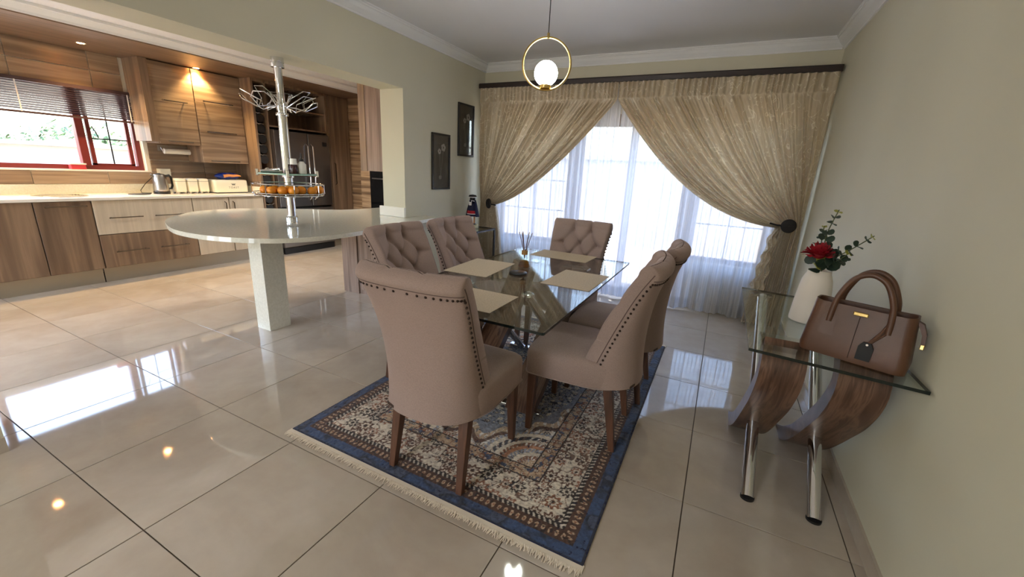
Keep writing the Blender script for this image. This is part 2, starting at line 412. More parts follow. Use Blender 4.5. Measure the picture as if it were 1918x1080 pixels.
wk.box(XK - .2, XK, -2.2, 5.0, 0, 1.155); wk.box(XK - .2, XK, -2.2, 5.0, 2.02, 2.8); wk.box(XK - .2, XK, 2.115, 5.0, 1.155, 2.02); wk.box(XK - .2, XK, -2.2, -.6, 1.155, 2.02)
wkit = struct(wk.build('wall_kitchen', 'white_stone'), 'kitchen wall with the wide window')
wend = struct(box(XK, XI, YE, YE + .2, 0, 2.8).build('wall_end', 'wood_hx'), 'wood panelled end wall of the kitchen')
struct(MB().box(XK - .2, -.45, -2.4, -2.2, 0, 2.8).box(1.75, XI, -2.4, -2.2, 0, 2.8).box(-.45, 1.75, -2.4, -2.2, 2.2, 2.8).build('wall_front', 'wall'), 'kitchen wall behind the photographer with an assumed door opening')  # door opening in this unseen wall is assumed, to let daylight in
lw = MB(); lw.box(XI, 2.75, -5.2, -5.0, 0, 2.8); lw.box(4.05, XR, -5.2, -5.0, 0, 2.8); lw.box(2.75, 4.05, -5.2, -5.0, 2.25, 2.8)
struct(lw.build('wall_lounge', 'wall'), 'lounge wall with an added wide glazed opening')  # opening added in the unseen lounge wall to admit daylight
struct(box(XI, XR + .15, -5.2, YB + .2, ZC, ZC + .2).build('ceiling', 'ceiling'), 'white ceiling over the dining area')
struct(box(XK - .2, XI + .01, -2.4, YE + .2, ZK, ZK + .3).build('ceiling_kitchen', 'ceiling'), 'white kitchen ceiling')
# cornice of the dining room: stepped plaster profile, extruded along the three walls
prof = [(0, 0), (.012, 0), (.012, .012), (.022, .018), (.05, .04), (.066, .062), (.072, .066), (.078, .066), (.078, .076), (.088, .08), (.088, .09), (0, .09)]
zc = ZC - .09
struct(MB().prism([(XL + a, zc + b) for a, b in prof], -5.0, YB, 'y').build('trim_1', 'cornice'), 'white plaster cornice above the opening')
struct(MB().prism([(XR - a, zc + b) for a, b in prof], -5.0, YB, 'y').build('trim_2', 'cornice'), 'white plaster cornice on the right wall')
struct(MB().prism([(YB - a, zc + b) for a, b in prof], XL + .02, XR - .02, 'x').build('trim_3', 'cornice'), 'white plaster cornice above the curtains')

# ------------------------------------------------------------------ kitchen bulkhead with downlights
struct(box(XK, .10, -2.2, YE, 2.38, ZK).build('trim_4', 'wood_soffit'), 'brown wood bulkhead over the kitchen units')
struct(MB().prism([(.10 + a, 2.39 + b * .9) for a, b in [(0, 0), (.015, 0), (.02, .02), (.06, .06), (.075, .065), (.075, .09), (0, .09)]], -2.2, YE, 'y').build('trim_5', 'cornice'), 'white cornice along the bulkhead')
struct(MB().prism([(YE - a, 2.39 + b * .9) for a, b in [(0, 0), (.015, 0), (.02, .02), (.06, .06), (.075, .065), (.075, .09), (0, .09)]], .10, XI, 'x').build('trim_6', 'cornice'), 'white cornice on the kitchen end wall')
for (x, y, lab) in ((-.60, 1.60, 'lit recessed downlight in the wood bulkhead, the one above the window blind'), (-.60, 2.62, 'lit recessed downlight in the wood bulkhead, the one above the wall cabinets'), (-.60, .58, 'lit recessed downlight in the bulkhead nearest the left edge')):
    d = thing('downlight', lab, 'downlight', (x, y, 2.38))
    MB().lathe([(.030, -.001), (.043, -.004), (.045, 0), (.030, .004)], n=24).build('trim_ring', 'steel', d, smooth=True, world=False)
    MB().lathe([(.0001, -.002), (.029, -.002)], n=20).build('lens', 'lamp_disc', d, world=False)
    sl = bpy.data.lights.new('downlight_beam', 'SPOT'); sl.energy = 46; sl.color = (1, .66, .28); sl.spot_size = math.radians(110); sl.spot_blend = .6; sl.shadow_soft_size = .03
    so = bpy.data.objects.new('downlight_beam', sl); COL.objects.link(so); so.location = (x, y, 2.365); so.parent = None

lj = thing('added_fill_lamp', 'unseen round lamp body added around the fill light behind the camera', 'lamp', (3.7, -2.9, ZC))  # lamp body added to house the fill light, out of view
MB().lathe([(.32, 0), (.32, -.05), (.295, -.06), (.29, -.05), (.29, 0)], n=48).build('housing', 'white', lj, smooth=True, world=False)
MB().lathe([(.0001, -.045), (.288, -.045)], n=48).build('diffuser', 'white', lj, world=False)
for (x, y, lab) in ((.10, -.35, 'added unseen kitchen ceiling light over the floor, the one nearest the camera side'), (.75, 2.95, 'added unseen kitchen ceiling light over the floor, the far one'), (1.0, 3.6, 'added unseen kitchen ceiling light near the tall units')):  # unseen ceiling lights, added to brighten the kitchen
    d = thing('added_ceiling_light', lab, 'downlight', (x, y, ZK))
    MB().lathe([(.030, -.001), (.043, -.004), (.045, 0), (.030, .004)], n=24).build('trim_ring', 'steel', d, smooth=True, world=False)
    MB().lathe([(.0001, -.002), (.029, -.002)], n=20).build('lens', 'lamp_disc', d, world=False)
    sl = bpy.data.lights.new('kitchen_fill_beam', 'SPOT'); sl.energy = 42; sl.color = (1, .94, .86); sl.spot_size = math.radians(140); sl.spot_blend = .8; sl.shadow_soft_size = .04
    so = bpy.data.objects.new('kitchen_fill_beam', sl); COL.objects.link(so); so.location = (x, y, ZK - .02)

# ------------------------------------------------------------------ yard outside the kitchen window
struct(box(-9, XK - .2, -6, 11, -.1, .1).build('yard_paving', 'paving'), 'pale paving outside the kitchen')
struct(box(-30, 30, 4.6, 30, -.25, -.05).build('garden_paving', 'paving'), 'pale paving outside the dining room')
struct(box(-30, 30, -30, -5.2, -.25, -.05).build('terrace_paving', 'paving'), 'pale paving outside the lounge')
struct(box(XK - .2, XI - .02, -5.2, -2.4, -.25, -.05).build('back_yard_paving', 'paving'), 'pale paving outside the assumed kitchen doors')
yw = thing('boundary_wall', 'pale plastered boundary wall seen through the kitchen window', 'wall', (-3.6, 0, 0))
MB().box(-3.8, -3.6, -5, 11, 0, 1.40).build('wall_body', 'plaster_out', yw)
for y0 in np.arange(-4.5, 10, 2.2): MB().box(-3.6, -3.55, y0, y0 + 1.7, .2, 1.12).build('raised_panel', 'plaster_out', yw, bevel=.03)
MB().box(-3.85, -3.52, -5, 11, 1.40, 1.45).build('coping', 'plaster_out', yw)
hv = MB()
for k in range(2600):
    y = rng.uniform(-3, 8); x = -4.2 + rng.normal() * .16; z = 1.42 + abs(rng.normal()) * .14 + .1 * math.sin(y * 3); a = rng.uniform(0, PI); s_ = rng.uniform(.03, .07)
    c, sn = math.cos(a), math.sin(a); t1 = rng.uniform(-.5, .5)
    hv._add([(x - s_ * c, y - s_ * sn, z), (x + s_ * sn * .5, y - s_ * c * .5, z + s_ * t1), (x + s_ * c, y + s_ * sn, z + s_), (x - s_ * sn * .5, y + s_ * c * .5, z + s_ * .6)], [(0, 1, 2, 3)])
h = hv.build('hedge', 'hedge'); tag(h, 'leafy green hedge above the boundary wall outside', 'hedge'); h['kind'] = 'stuff'
gw = thing('garden_wall', 'white garden wall faintly seen through the sheer curtains', 'wall', (4, 8.4, 0))
MB().box(-4, 12, 8.4, 8.6, -.1, 1.7).build('wall_body', 'plaster_out', gw); MB().box(-4, 12, 8.35, 8.65, 1.7, 1.78).build('coping', 'plaster_out', gw)

# ------------------------------------------------------------------ kitchen window + blind
kw = struct(MB().box(XK - .13, XK - .07, -.6, 2.115, 1.155, 1.205).box(XK - .13, XK - .07, -.6, 2.115, 1.97, 2.02).box(XK - .13, XK - .07, 2.065, 2.115, 1.205, 1.97).box(XK - .13, XK - .07, -.6, -.55, 1.205, 1.97).build('window_1', 'window_frame'), 'dark red framed kitchen window')
for y in (1.60, .50): MB().box(XK - .135, XK - .055, y - .035, y + .035, 1.19, 2.0).build('mullion', 'window_frame', kw, bevel=.006)
for (a, b) in ((1.66, 2.04), (-.52, .44)):
    MB().box(XK - .115, XK - .085, a, b, 1.19, 1.225).box(XK - .115, XK - .085, a, b, 1.95, 1.985).box(XK - .115, XK - .085, a, a + .035, 1.19, 1.985).box(XK - .115, XK - .085, b - .035, b, 1.19, 1.985).build('casement', 'window_frame', kw)
    MB().box(XK - .103, XK - .097, (a + b) / 2 - .006, (a + b) / 2 + .006, 1.2, 1.98).box(XK - .103, XK - .097, a, b, 1.485, 1.497).build('glazing_bar', 'black', kw)
for a, b in ((-.55, .465), (.535, 1.565), (1.635, 2.065)): MB().box(XK - .1015, XK - .0985, a, b, 1.2, 1.975).build('pane', 'pane', kw)
MB().tube([(XK - .06, 1.70, 1.62), (XK - .04, 1.72, 1.56), (XK - .04, 1.735, 1.50)], .006).build('stay', 'black', kw)
struct(box(XK - .06, XK + .015, -.6, 2.115, 1.140, 1.157).build('trim_7', 'white'), 'white window sill of the kitchen')
bl = thing('venetian_blind', 'dark brown slatted blind half drawn over the kitchen window', 'blind', (XK, 1.2, 2.02))
MB().box(XK + .002, XK + .05, -.3, 2.11, 1.985, 2.02).build('headrail', 'slats', bl)
sm = None
for k in range(12):
    z = 1.968 - k * .0215
    if sm is None:
        o = MB()._add([(-.022, -1.5, -.009), (-.022, .909, -.009), (.022, .909, .0068), (.022, -1.5, .0068), (-.022, -1.5, -.007), (-.022, .909, -.007), (.022, .909, .0088), (.022, -1.5, .0088)], [(0, 1, 2, 3), (4, 7, 6, 5), (0, 4, 5, 1), (1, 5, 6, 2), (2, 6, 7, 3), (3, 7, 4, 0)]).build('slat', 'slats', bl, world=False); sm = o.data
    else: o = bpy.data.objects.new('slat', sm); COL.objects.link(o); o.parent = bl
    o.location = (.026, 0, z - 2.02)
MB().box(XK + .006, XK + .046, -.3, 2.11, 1.688, 1.708).build('bottom_rail', 'slats', bl)
for y in (1.17, 2.03, .3): MB().box(XK + .049, XK + .052, y - .005, y + .005, 1.70, 1.99).build('ladder_tape', 'tape', bl)
# wood-look wall slabs: two rows above the window, splash row below, tall slabs to the right of the window
for (a, b) in ((-.6, .55), (.556, 1.158), (1.164, 1.757), (1.763, 2.02)):
    for (c, d) in ((2.022, 2.190), (2.196, 2.379)): MB().box(XK, XK + .012, a, b, c, d).build('panel', 'wood_h', wkit, bevel=.001, seg=1)
for (a, b) in ((-.6, .52), (.526, 1.128), (1.134, 1.728), (1.734, 2.148), (2.154, 2.74), (2.746, 3.15)): MB().box(XK, XK + .012, a, b, 1.003, 1.139).build('panel', 'wood_h', wkit, bevel=.001, seg=1)
for (a, b) in ((2.154, 2.74), (2.746, 3.15)):
    for (c, d) in ((1.145, 1.285), (1.291, 1.50)): MB().box(XK, XK + .012, a, b, c, d).build('panel', 'wood_h', wkit, bevel=.001, seg=1)
for k in range(12):
    z0 = .35 + k * .17; MB().box(-.42, XI - .02, YE - .012, YE, z0, z0 + .166).build('panel', 'wood_hx', wend, bevel=.001, seg=1)

# ------------------------------------------------------------------ kitchen units along the window wall
def handle(y0, y1, x, z, parent, mat='dark_chrome'):
    MB().tube([(x, y0, z), (x, y1, z)], .006).tube([(x - .035, y0 + .02, z), (x, y0 + .02, z)], .005).tube([(x - .035, y1 - .02, z), (x, y1 - .02, z)], .005).sphere((x, y0, z), .007, 8, 6).sphere((x, y1, z), .007, 8, 6).build('handle', mat, parent, smooth=True)
def vhandle(y, x, z0, z1, parent, mat='dark_chrome'):
    MB().tube([(x - .03, y, z0), (x, y, z0 + .015), (x, y, z1 - .015), (x - .03, y, z1)], .006).build('handle', mat, parent, smooth=True)
XF = -.42
def base_unit(label, y0, y1, fronts, name='base_cabinet'):
    t = thing(name, label, 'cabinet', (XF - .02, (y0 + y1) / 2, .10))
    MB().box(XK + .002, XF - .02, y0 + .001, y1 - .001, .154, .868).build('carcass', 'wood_v', t)
    for (kind, a, b, z0, z1, mat, hs) in fronts:
        d = MB().box(XF - .02, XF, a + .003, b - .003, z0, z1).build(kind, mat, t, bevel=.0015, seg=1)
        for h_ in hs:
            if h_[0] == 'h': handle(h_[1], h_[2], XF + .035, h_[3], d)
            else: vhandle(h_[1], XF + .03, h_[2], h_[3], d)
base_unit('dark brown base cabinet with a plain door at the left edge', .32, .938, [('door', .32, .938, .16, .865, 'wood_v', [])])
base_unit('dark brown base cabinet with one long handle across the top of its door', .94, 1.348, [('door', .94, 1.348, .16, .865, 'wood_v', [('h', 1.01, 1.30, .82)])])
base_unit('wide drawer unit with a cream drawer above a dark brown drawer', 1.352, 2.258, [('drawer', 1.352, 2.258, .515, .865, 'cream_lam', [('h', 1.46, 1.74, .687), ('h', 1.86, 2.14, .687)]), ('drawer', 1.352, 2.258, .16, .508, 'wood_v', [('h', 1.46, 1.74, .325), ('h', 1.86, 2.14, .325)])])
base_unit('cream two door base cabinet with upright handles behind the bar counter', 2.262, 3.148, [('door', 2.262, 2.684, .16, .865, 'cream_lam', [('v', 2.635, .68, .81)]), ('door', 2.690, 3.148, .16, .865, 'cream_lam', [('v', 2.735, .68, .81)])])
base_unit('dark brown base cabinet beyond the left edge of the view', -1.2, .318, [('door', -1.2, -.4, .16, .865, 'wood_v', []), ('door', -.4, .318, .16, .865, 'wood_v', [])])
o = MB().box(XF - .06, XF - .045, -2.2, 1.335, .0, .152).box(XF - .06, XF - .045, 1.345, 3.148, .0, .152).build('kickboard', 'kick'); tag(o, 'brushed steel kickboard under the kitchen base cabinets', 'kickboard')
wt = thing('kitchen_worktop', 'long white quartz worktop under the kitchen window', 'worktop', (XF, 1, .87))
MB().box(XK + .012, XF + .03, -2.2, 3.148, .87, .90).build('slab', 'quartz_white', wt, bevel=.004)
MB().box(XK, XK + .012, -2.2, 3.148, .87, 1.0).build('upstand', 'quartz', wt, bevel=.002)
MB().box(-.96, XF, 3.130, 3.148, .90, .99).build('upstand', 'quartz', wt, bevel=.002)
sk = thing('sink', 'round steel sink rim set in the worktop below the window', 'sink', (-.70, 1.22, .90))
MB().lathe([(.205, .001), (.205, .006), (.19, .007), (.175, -.003), (.0001, -.004)], n=40).build('bowl', 'chrome', sk, smooth=True, world=False)

# wall cabinets
def wall_unit(label, y0, y1, z0, splits, hz):
    t = thing('wall_cabinet', label, 'cabinet', (-.66, (y0 + y1) / 2, z0))
    MB().box(XK + .013, -.67, y0, y1, z0, 2.375).build('carcass', 'wood_v', t)
    zs = [z0] + splits + [2.37]
    if y0 < 2.2: MB().box(XK + .013, -.63, 2.055, 2.138, 1.50, 2.378).build('side_panel', 'wood_v', t)
    for a, b, hh in zip(zs[:-1], zs[1:], hz):
        d = MB().box(-.67, -.65, y0 + .003, y1 - .003, a + .002, b - .002).build('door', 'wood_h', t, bevel=.0015, seg=1)
        if hh: handle(y0 + .08, y1 - .10 if y1 - y0 < .5 else y1 - .14, -.615, hh, d)
wall_unit('wood wall cabinet with two stacked doors beside the kitchen window', 2.142, 2.572, 1.485, [1.945], [1.515, 1.965])
wall_unit('taller wood wall cabinet with three stacked doors left of the wine rack', 2.576, 3.145, 1.285, [1.65, 2.0], [1.31, 1.662, 2.02])
pk = thing('paper_towel_holder', 'white paper towel roll on a holder under the wall cabinet', 'paper towel', (-.94, 2.40, 1.41))
MB().box(XK + .013, -.985, 2.25, 2.60, 1.40, 1.47).build('bracket_plate', 'steel', pk)
MB().tube([(-.99, 2.27, 1.45), (-.94, 2.265, 1.44), (-.925, 2.27, 1.40), (-.925, 2.58, 1.40), (-.94, 2.585, 1.44), (-.99, 2.58, 1.45)], .005).build('bar', 'chrome', pk, smooth=True)
MB().lathe([(.02, 0), (.033, .001), (.033, .28), (.02, .281)], axis='y', n=20, cx=-.925, cy=2.285, cz=1.40).build('roll', 'white', pk, smooth=True)
cb = MB().prism(catmull([(XK + .013, 2.60), (XK + .013, 2.745), (-.80, 2.745), (-.74, 2.70), (-.76, 2.62)], 6), 1.30, 1.42).build('corner_box', 'steel', smooth=True); tag(cb, 'small brushed steel box fixed under the shorter wall cabinet', 'box')
so_ = thing('wall_socket', 'pale wall socket plate behind the kettle', 'socket', (XK + .012, 2.27, 1.14))
MB().box(XK + .012, XK + .02, 2.20, 2.345, 1.10, 1.185).build('plate', 'cream_enamel', so_, bevel=.003); MB().box(XK + .02, XK + .023, 2.22, 2.235, 1.14, 1.165).build('switch', 'white', so_)

# tall units, wine rack, fridge
tu = thing('tall_cabinet', 'tall dark wood housing around the wine rack and fridge', 'cabinet', (XF, 3.75, 0))
for nm, bx in (('side_panel', (XK + .002, XF, 3.15, 3.178, .0, 2.378)), ('side_panel', (XK + .002, XF, 3.325, 3.347, .0, 2.378)), ('side_panel', (XK + .002, XF, 4.285, 4.305, .0, 2.378)), ('shelf', (XK + .002, XF, 3.347, 4.285, 1.80, 1.82)), ('shelf', (XK + .12, XF - .02, 3.347, 4.285, 2.06, 2.075)), ('back_panel', (XK + .002, XK + .02, 3.178, 4.285, 0, 2.378)), ('shelf', (XK + .05, XF - .01, 3.178, 3.325, 1.18, 1.195)), ('top_panel', (XK + .002, XF, 3.178, 4.285, 2.345, 2.378))):
    MB().box(*bx).build(nm, 'wood_v', tu)
lp = thing('larder_cabinet', 'tall dark wood larder cupboard right of the fridge', 'cabinet', (XF, 4.52, 0))
MB().box(XK + .002, XF - .02, 4.33, YE - .015, .10, 2.378).build('carcass', 'wood_v', lp)
d = MB().box(XF - .02, XF, 4.345, YE - .02, .12, 2.37).build('door', 'wood_v', lp, bevel=.0015); vhandle(4.40, XF + .03, 1.02, 1.36, d)
kf = MB().box(XF - .06, XF - .045, 4.31, YE - .015, 0, .10).build('kickboard', 'kick'); tag(kf, 'short brushed steel kickboard under the larder cupboard', 'kickboard')
wr = thing('wine_rack', 'narrow column of black wine holes with wire crosses beside the fridge', 'wine rack', (XF - .03, 3.25, .2))
for k in range(15):
    z = .28 + k * .135
    if abs(z - 1.19) < .07: continue
    MB().lathe([(.054, -.25), (.058, -.25), (.058, .0), (.054, .0)], axis='x', n=20, cx=XF - .03, cy=3.2515, cz=z).build('bottle_ring', 'black', wr, smooth=True)
    MB().tube([(XF - .028, 3.19, z + .07), (XF - .022, 3.215, z + .055), (XF - .022, 3.2515, z + .063), (XF - .022, 3.288, z + .055), (XF - .028, 3.313, z + .07)], .0035, 6).build('wire', 'chrome', wr, smooth=True)
MB().box(XF - .30, XF - .29, 3.18, 3.323, .2, 2.34).build('back_plate', 'black', wr)
gr = thing('glass_rack', 'wire stemware rack under the top shelf above the fridge', 'rack', (XF - .2, 3.8, 2.33))
for k in range(9):
    y = 3.42 + k * .1; MB().tube([(XF - .45, y, 2.338), (XF - .45, y, 2.315), (XF - .06, y, 2.315), (XF - .045, y, 2.325)], .004, 6).build('wire', 'chrome', gr, smooth=True)
gr2 = thing('glass_rack', 'wire stemware rack under the middle shelf above the fridge', 'rack', (XF - .2, 3.8, 2.05))
for k in range(9):
    y = 3.42 + k * .1; MB().tube([(XF - .40, y, 2.058), (XF - .40, y, 2.035), (XF - .06, y, 2.035), (XF - .045, y, 2.045)], .004, 6).build('wire', 'chrome', gr2, smooth=True)
fr = thing('fridge', 'large graphite steel french door fridge with a bottom freezer drawer', 'fridge', (XF, 3.82, 0))
MB().box(XK + .03, XF + .0, 3.36, 4.27, .02, 1.765).build('cabinet', 'black', fr, bevel=.004)
for a, b, hy in ((3.36, 3.885, 3.85), (3.891, 4.27, 3.935)):
    d = MB().box(XF + .002, XF + .06, a, b, .70, 1.765).build('door', 'fridge', fr, bevel=.012, seg=3)
    MB().tube([(XF + .06, hy, .80), (XF + .10, hy, .83), (XF + .112, hy, 1.15), (XF + .10, hy, 1.58), (XF + .06, hy, 1.61)], .011, 10).build('handle', 'chrome', d, smooth=True)
MB().box(XF + .0, XF + .064, 3.352, 3.362, .70, 1.765).build('edge_strip', 'steel', fr)
d = MB().box(XF + .002, XF + .06, 3.36, 4.27, .10, .67).build('drawer', 'fridge_light', fr, bevel=.012, seg=3)
MB().tube([(XF + .06, 3.45, .60), (XF + .10, 3.47, .60), (XF + .10, 4.16, .60), (XF + .06, 4.18, .60)], .011, 10).build('handle', 'chrome', d, smooth=True)
MB().box(XF + .0, XF + .035, 3.37, 4.26, .0, .09).build('plinth', 'black', fr)
MB().box(XF + .0605, XF + .063, 4.14, 4.22, 1.60, 1.66).build('badge', 'black', fr)
# wood units on the kitchen side of the arch wall
uc = thing('wall_cabinet', 'wood cabinet hanging on the kitchen side of the opening, with vertical grain', 'cabinet', (1.7, 3.3, 1.29))
MB().box(1.33, 1.43, 3.30, YE - .014, 1.29, 2.378).build('door', 'wood_v', uc); MB().box(1.43, XI - .002, 3.305, YE - .014, 1.29, 2.378).build('carcass', 'wood_pale', uc)
ov = thing('built_in_oven', 'black glass built in oven in the shade beyond the bar counter', 'oven', (.6, 4.4, .6))
MB().box(.10, .34, 4.45, YE - .014, .30, 1.285).build('housing', 'wood_hx', ov); MB().box(.345, 1.10, 4.40, YE - .014, .30, 1.285).build('body', 'black_glass', ov, bevel=.005)
MB().tube([(.42, 4.375, 1.16), (1.02, 4.375, 1.16)], .009).tube([(.44, 4.40, 1.16), (.44, 4.375, 1.16)], .007).tube([(1.0, 4.40, 1.16), (1.0, 4.375, 1.16)], .007).build('handle', 'steel', ov, smooth=True)

# worktop items
kt = thing('kettle', 'brushed steel kettle with black handle and base on the worktop', 'kettle', (-.74, 2.11, .90))
MB().lathe([(.075, .035), (.078, .05), (.066, .19), (.056, .225), (.03, .236), (.0001, .238)], n=32).build('body', 'steel', kt, smooth=True, world=False)
MB().lathe([(.0001, 0), (.08, 0), (.08, .03), (.074, .036), (.0001, .036)], n=32).build('base', 'black', kt, smooth=True, world=False)
MB().tube([(.0, .055, .205), (.0, .10, .215), (.0, .118, .19), (.0, .122, .10), (.0, .105, .062), (.0, .078, .06)], [.013, .015, .013, .012, .012, .01], 10).build('handle', 'black', kt, smooth=True, world=False)
MB().prism([(-.052, .205), (-.075, .232), (-.085, .228), (-.062, .17)], -.012, .012, 'x').build('spout', 'steel', kt, bevel=.003, world=False)
MB().lathe([(.0001, .240), (.012, .240), (.016, .236), (.05, .232)], n=24).build('lid', 'black', kt, smooth=True, world=False)
cdk = MB().tube([(-.985, 2.18, 1.12), (-.97, 2.05, 1.00), (-.93, 1.98, .93), (-.86, 1.96, .905), (-.80, 2.03, .904)], .004, 6).build('power_cord', 'black', smooth=True); tag(cdk, 'thin black kettle cord hanging from the socket', 'cord')
hm = MB().lathe([(.0001, 0), (.10, 0), (.10, .006), (.0001, .007)], n=32, cx=-.72, cy=1.88, cz=.90).build('trivet', 'black', smooth=True); tag(hm, 'flat black round trivet left of the kettle', 'trivet')
def canister(y, lab):
    t = thing('canister', lab, 'canister', (-.73, y, .90), group=None)
    P = []
    for z, s in ((.02, .92), (.03, 1), (.12, 1), (.165, 1), (.178, .93), (.183, .80)):
        P.append([(a * s, b * s, z) for a, b in rrect(-.065, .065, -.058, .058, .022)])
    P.append([(0, 0, .184)] * len(P[0])); P.insert(0, [(0, 0, .02)] * len(P[0]))
    MB().grid(P, True).build('jar', 'cream_enamel', t, smooth=True, world=False)
    MB().tube([(a, b, .150) for a, b in rrect(-.0655, .0655, -.0585, .0585, .022)], .002, 6, True).build('lid_seam', 'ink_grey', t, world=False, smooth=True)
    for sx in (-.045, .045):
        for sy in (-.038, .038): MB().lathe([(.0001, 0), (.012, 0), (.015, .022), (.0001, .022)], n=12, cx=sx, cy=sy).build('foot', 'steel', t, world=False, smooth=True)
canister(2.295, 'cream canister next to the kettle, leftmost of the three'); canister(2.425, 'cream canister in the middle of the three'); canister(2.552, 'cream canister next to the bread bin, rightmost of the three')
bb = thing('bread_bin', 'long cream bread bin with small grey print on the worktop', 'bread bin', (-.72, 2.86, .90))
P = []
for z, s in ((.012, .96), (.022, 1), (.12, 1), (.155, .985), (.168, .93), (.172, .8)): P.append([(a * s, b * (1 - (1 - s) * .4), z) for a, b in rrect(-.11, .11, -.215, .215, .03)])
P.append([(0, 0, .173)] * len(P[0])); P.insert(0, [(0, 0, .012)] * len(P[0]))
MB().grid(P, True).build('bin', 'cream_enamel', bb, smooth=True, world=False)
MB().box(-.10, .10, -.20, .20, 0, .014).build('foot_rail', 'black', bb, world=False)
def text(s, size, mat, parent, loc, rot, depth=.0006):
    c = bpy.data.curves.new('lettering', 'FONT'); c.body = s; c.size = size; c.extrude = depth; c.align_x = 'CENTER'; c.align_y = 'CENTER'; c.space_character = 1.35
    tmp = bpy.data.objects.new('tmp', c); COL.objects.link(tmp); bpy.context.view_layer.update()
    me = bpy.data.meshes.new_from_object(tmp.evaluated_get(bpy.context.evaluated_depsgraph_get())); bpy.data.objects.remove(tmp)
    me.materials.clear(); me.materials.append(MAT[mat]); me.name = 'lettering'
    o = bpy.data.objects.new('lettering', me); COL.objects.link(o); o.parent = parent; o.location = loc; o.rotation_euler = rot; return o
text('TOAST', .034, 'ink_grey', bb, (.1105, .02, .072), (PI / 2, 0, PI / 2))
MB().box(.1102, .1112, -.002, .040, .104, .118).box(.1102, .1112, -.012, .050, .121, .126).build('printed_loaf', 'ink_grey', bb, world=False)
bp = thing('bread_packet', 'blue and orange plastic bread packet lying on the bread bin', 'packet', (-.73, 2.88, 1.073))
P = []
for t_ in np.linspace(-1, 1, 25):
    w = .075 * (1 - abs(t_) ** 5) + .004; hgt = .040 * (1 - abs(t_) ** 4) + .003
    P.append([(w * math.cos(a), t_ * .16, .043 + hgt * math.sin(a) * (1 + .12 * math.sin(9 * t_ + 3 * a))) for a in np.linspace(0, 2 * PI, 24, endpoint=False)])
MB().grid(P, True).build('film', 'blue_bag', bp, smooth=True, world=False)
P = [[(.078 * math.cos(a) + .001, t_ * .16, .043 + (.041 * (1 - abs(t_) ** 4)) * math.sin(a) * (1 + .12 * math.sin(9 * t_ + 3 * a)) + .001) for a in np.linspace(-.25 + .35 * t_, .75 - .2 * t_ * t_, 8)] for t_ in np.linspace(-.55, .85, 14)]
MB().grid(P).build('printed_band', 'orange_film', bp, smooth=True, world=False)
tb = thing('butter_tub', 'small red and white tub standing on the kitchen window sill', 'tub', (-1.02, 1.50, 1.157))
MB().prism(rrect(-.03, .03, -.065, .065, .015), 0, .05).build('tub', 'tub_red', tb, bevel=.004, world=False); MB().prism(rrect(-.034, .034, -.07, .07, .015), .05, .064).build('lid', 'white', tb, bevel=.003, world=False)

# ------------------------------------------------------------------ bar counter
bar = thing('bar_counter', 'white quartz breakfast bar with a rounded end through the wall opening', 'bar counter', (2.1, 1.7, .86))
outl = [(1.51, 1.13), (1.29, 1.25), (1.06, 1.47), (.93, 1.62), (.875, 1.84), (.885, 2.07), (1.01, 2.28), (1.22, 2.50), (1.38, 2.64), (1.53, 2.79), (1.57, 3.0), (1.57, 3.60)]
outl2 = [(2.17, 3.60), (2.17, 2.795), (2.465, 2.795), (2.465, 3.12), (2.60, 3.12), (2.67, 2.98), (2.70, 2.75), (2.80, 2.05), (2.855, 1.75), (2.845, 1.46), (2.77, 1.27), (2.66, 1.145), (2.50, 1.055), (2.28, .99), (2.0, .985), (1.76, 1.04)]
body = catmull(outl[:-2], 5, False) + outl[-2:] + outl2[:5] + catmull(outl2[5:] + [outl[0]], 5, False)[:-1]
MB().prism(body[::-1], .828, .86).build('slab', 'quartz', bar, bevel=.005, seg=3)
MB().box(2.025, 2.19, 1.43, 1.615, 0, .828).build('pedestal', 'quartz', bar, bevel=.003)
MB().box(2.135, 2.468, 2.762, 2.788, .861, .958).build('plinth', 'white', bar, bevel=.003)
bcab = thing('bar_cabinet', 'wood cabinet with vertical grain under the far end of the bar', 'cabinet', (2.0, 2.9, 0))
MB().box(1.735, 2.168, 2.61, 3.60, .0, .828).build('carcass', 'wood_pale', bcab); MB().box(1.733, 1.955, 2.59, 2.61, .0, .828).build('end_panel', 'wood_pale', bcab, bevel=.002); MB().box(1.965, 2.60, 2.60, 2.788, .05, .828).build('end_panel', 'wood_pale', bcab, bevel=.002); MB().box(1.985, 2.58, 2.62, 2.788, .0, .05).build('kick', 'black', bcab)

# pole with revolving trays
PX, PY = 2.292, 1.650
pole = thing('pole_carousel', 'chrome pole on the bar with wire arms, a glass shelf and a wire basket', 'pole', (PX, PY, .861))
MB().lathe([(.042, 0), (.043, .002), (.043, .024), (.0405, .026), (.0405, .030), (.043, .032), (.043, .07), (.036, .074), (.0335, .08)], n=32).build('base_socket', 'chrome', pole, smooth=True, world=False)
MB().lathe([(.0325, .08), (.0325, .90)], n=32).build('lower_tube', 'chrome', pole, smooth=True, world=False)
MB().lathe([(.027, .86), (.027, 1.19)], n=32).build('upper_tube', 'chrome', pole, smooth=True, world=False)
for z in (.235, .385, .83): MB().lathe([(.034, z - .012), (.042, z - .010), (.044, z), (.042, z + .010), (.034, z + .012)], n=32).build('collar', 'chrome', pole, smooth=True, world=False)
MB().lathe([(.03, 1.145), (.044, 1.147), (.044, 1.17), (.041, 1.172), (.041, 1.178), (.044, 1.18), (.044, 1.2125)], n=32).build('top_socket', 'chrome', pole, smooth=True, world=False)
def ring(r, z, n=64): return [(r * math.cos(2 * PI * k / n), r * math.sin(2 * PI * k / n), z) for k in range(n)]
bk = MB().tube(ring(.252, .328), .004, 6, True).tube(ring(.244, .248), .0035, 6, True).tube(ring(.252, .262), .0035, 6, True)
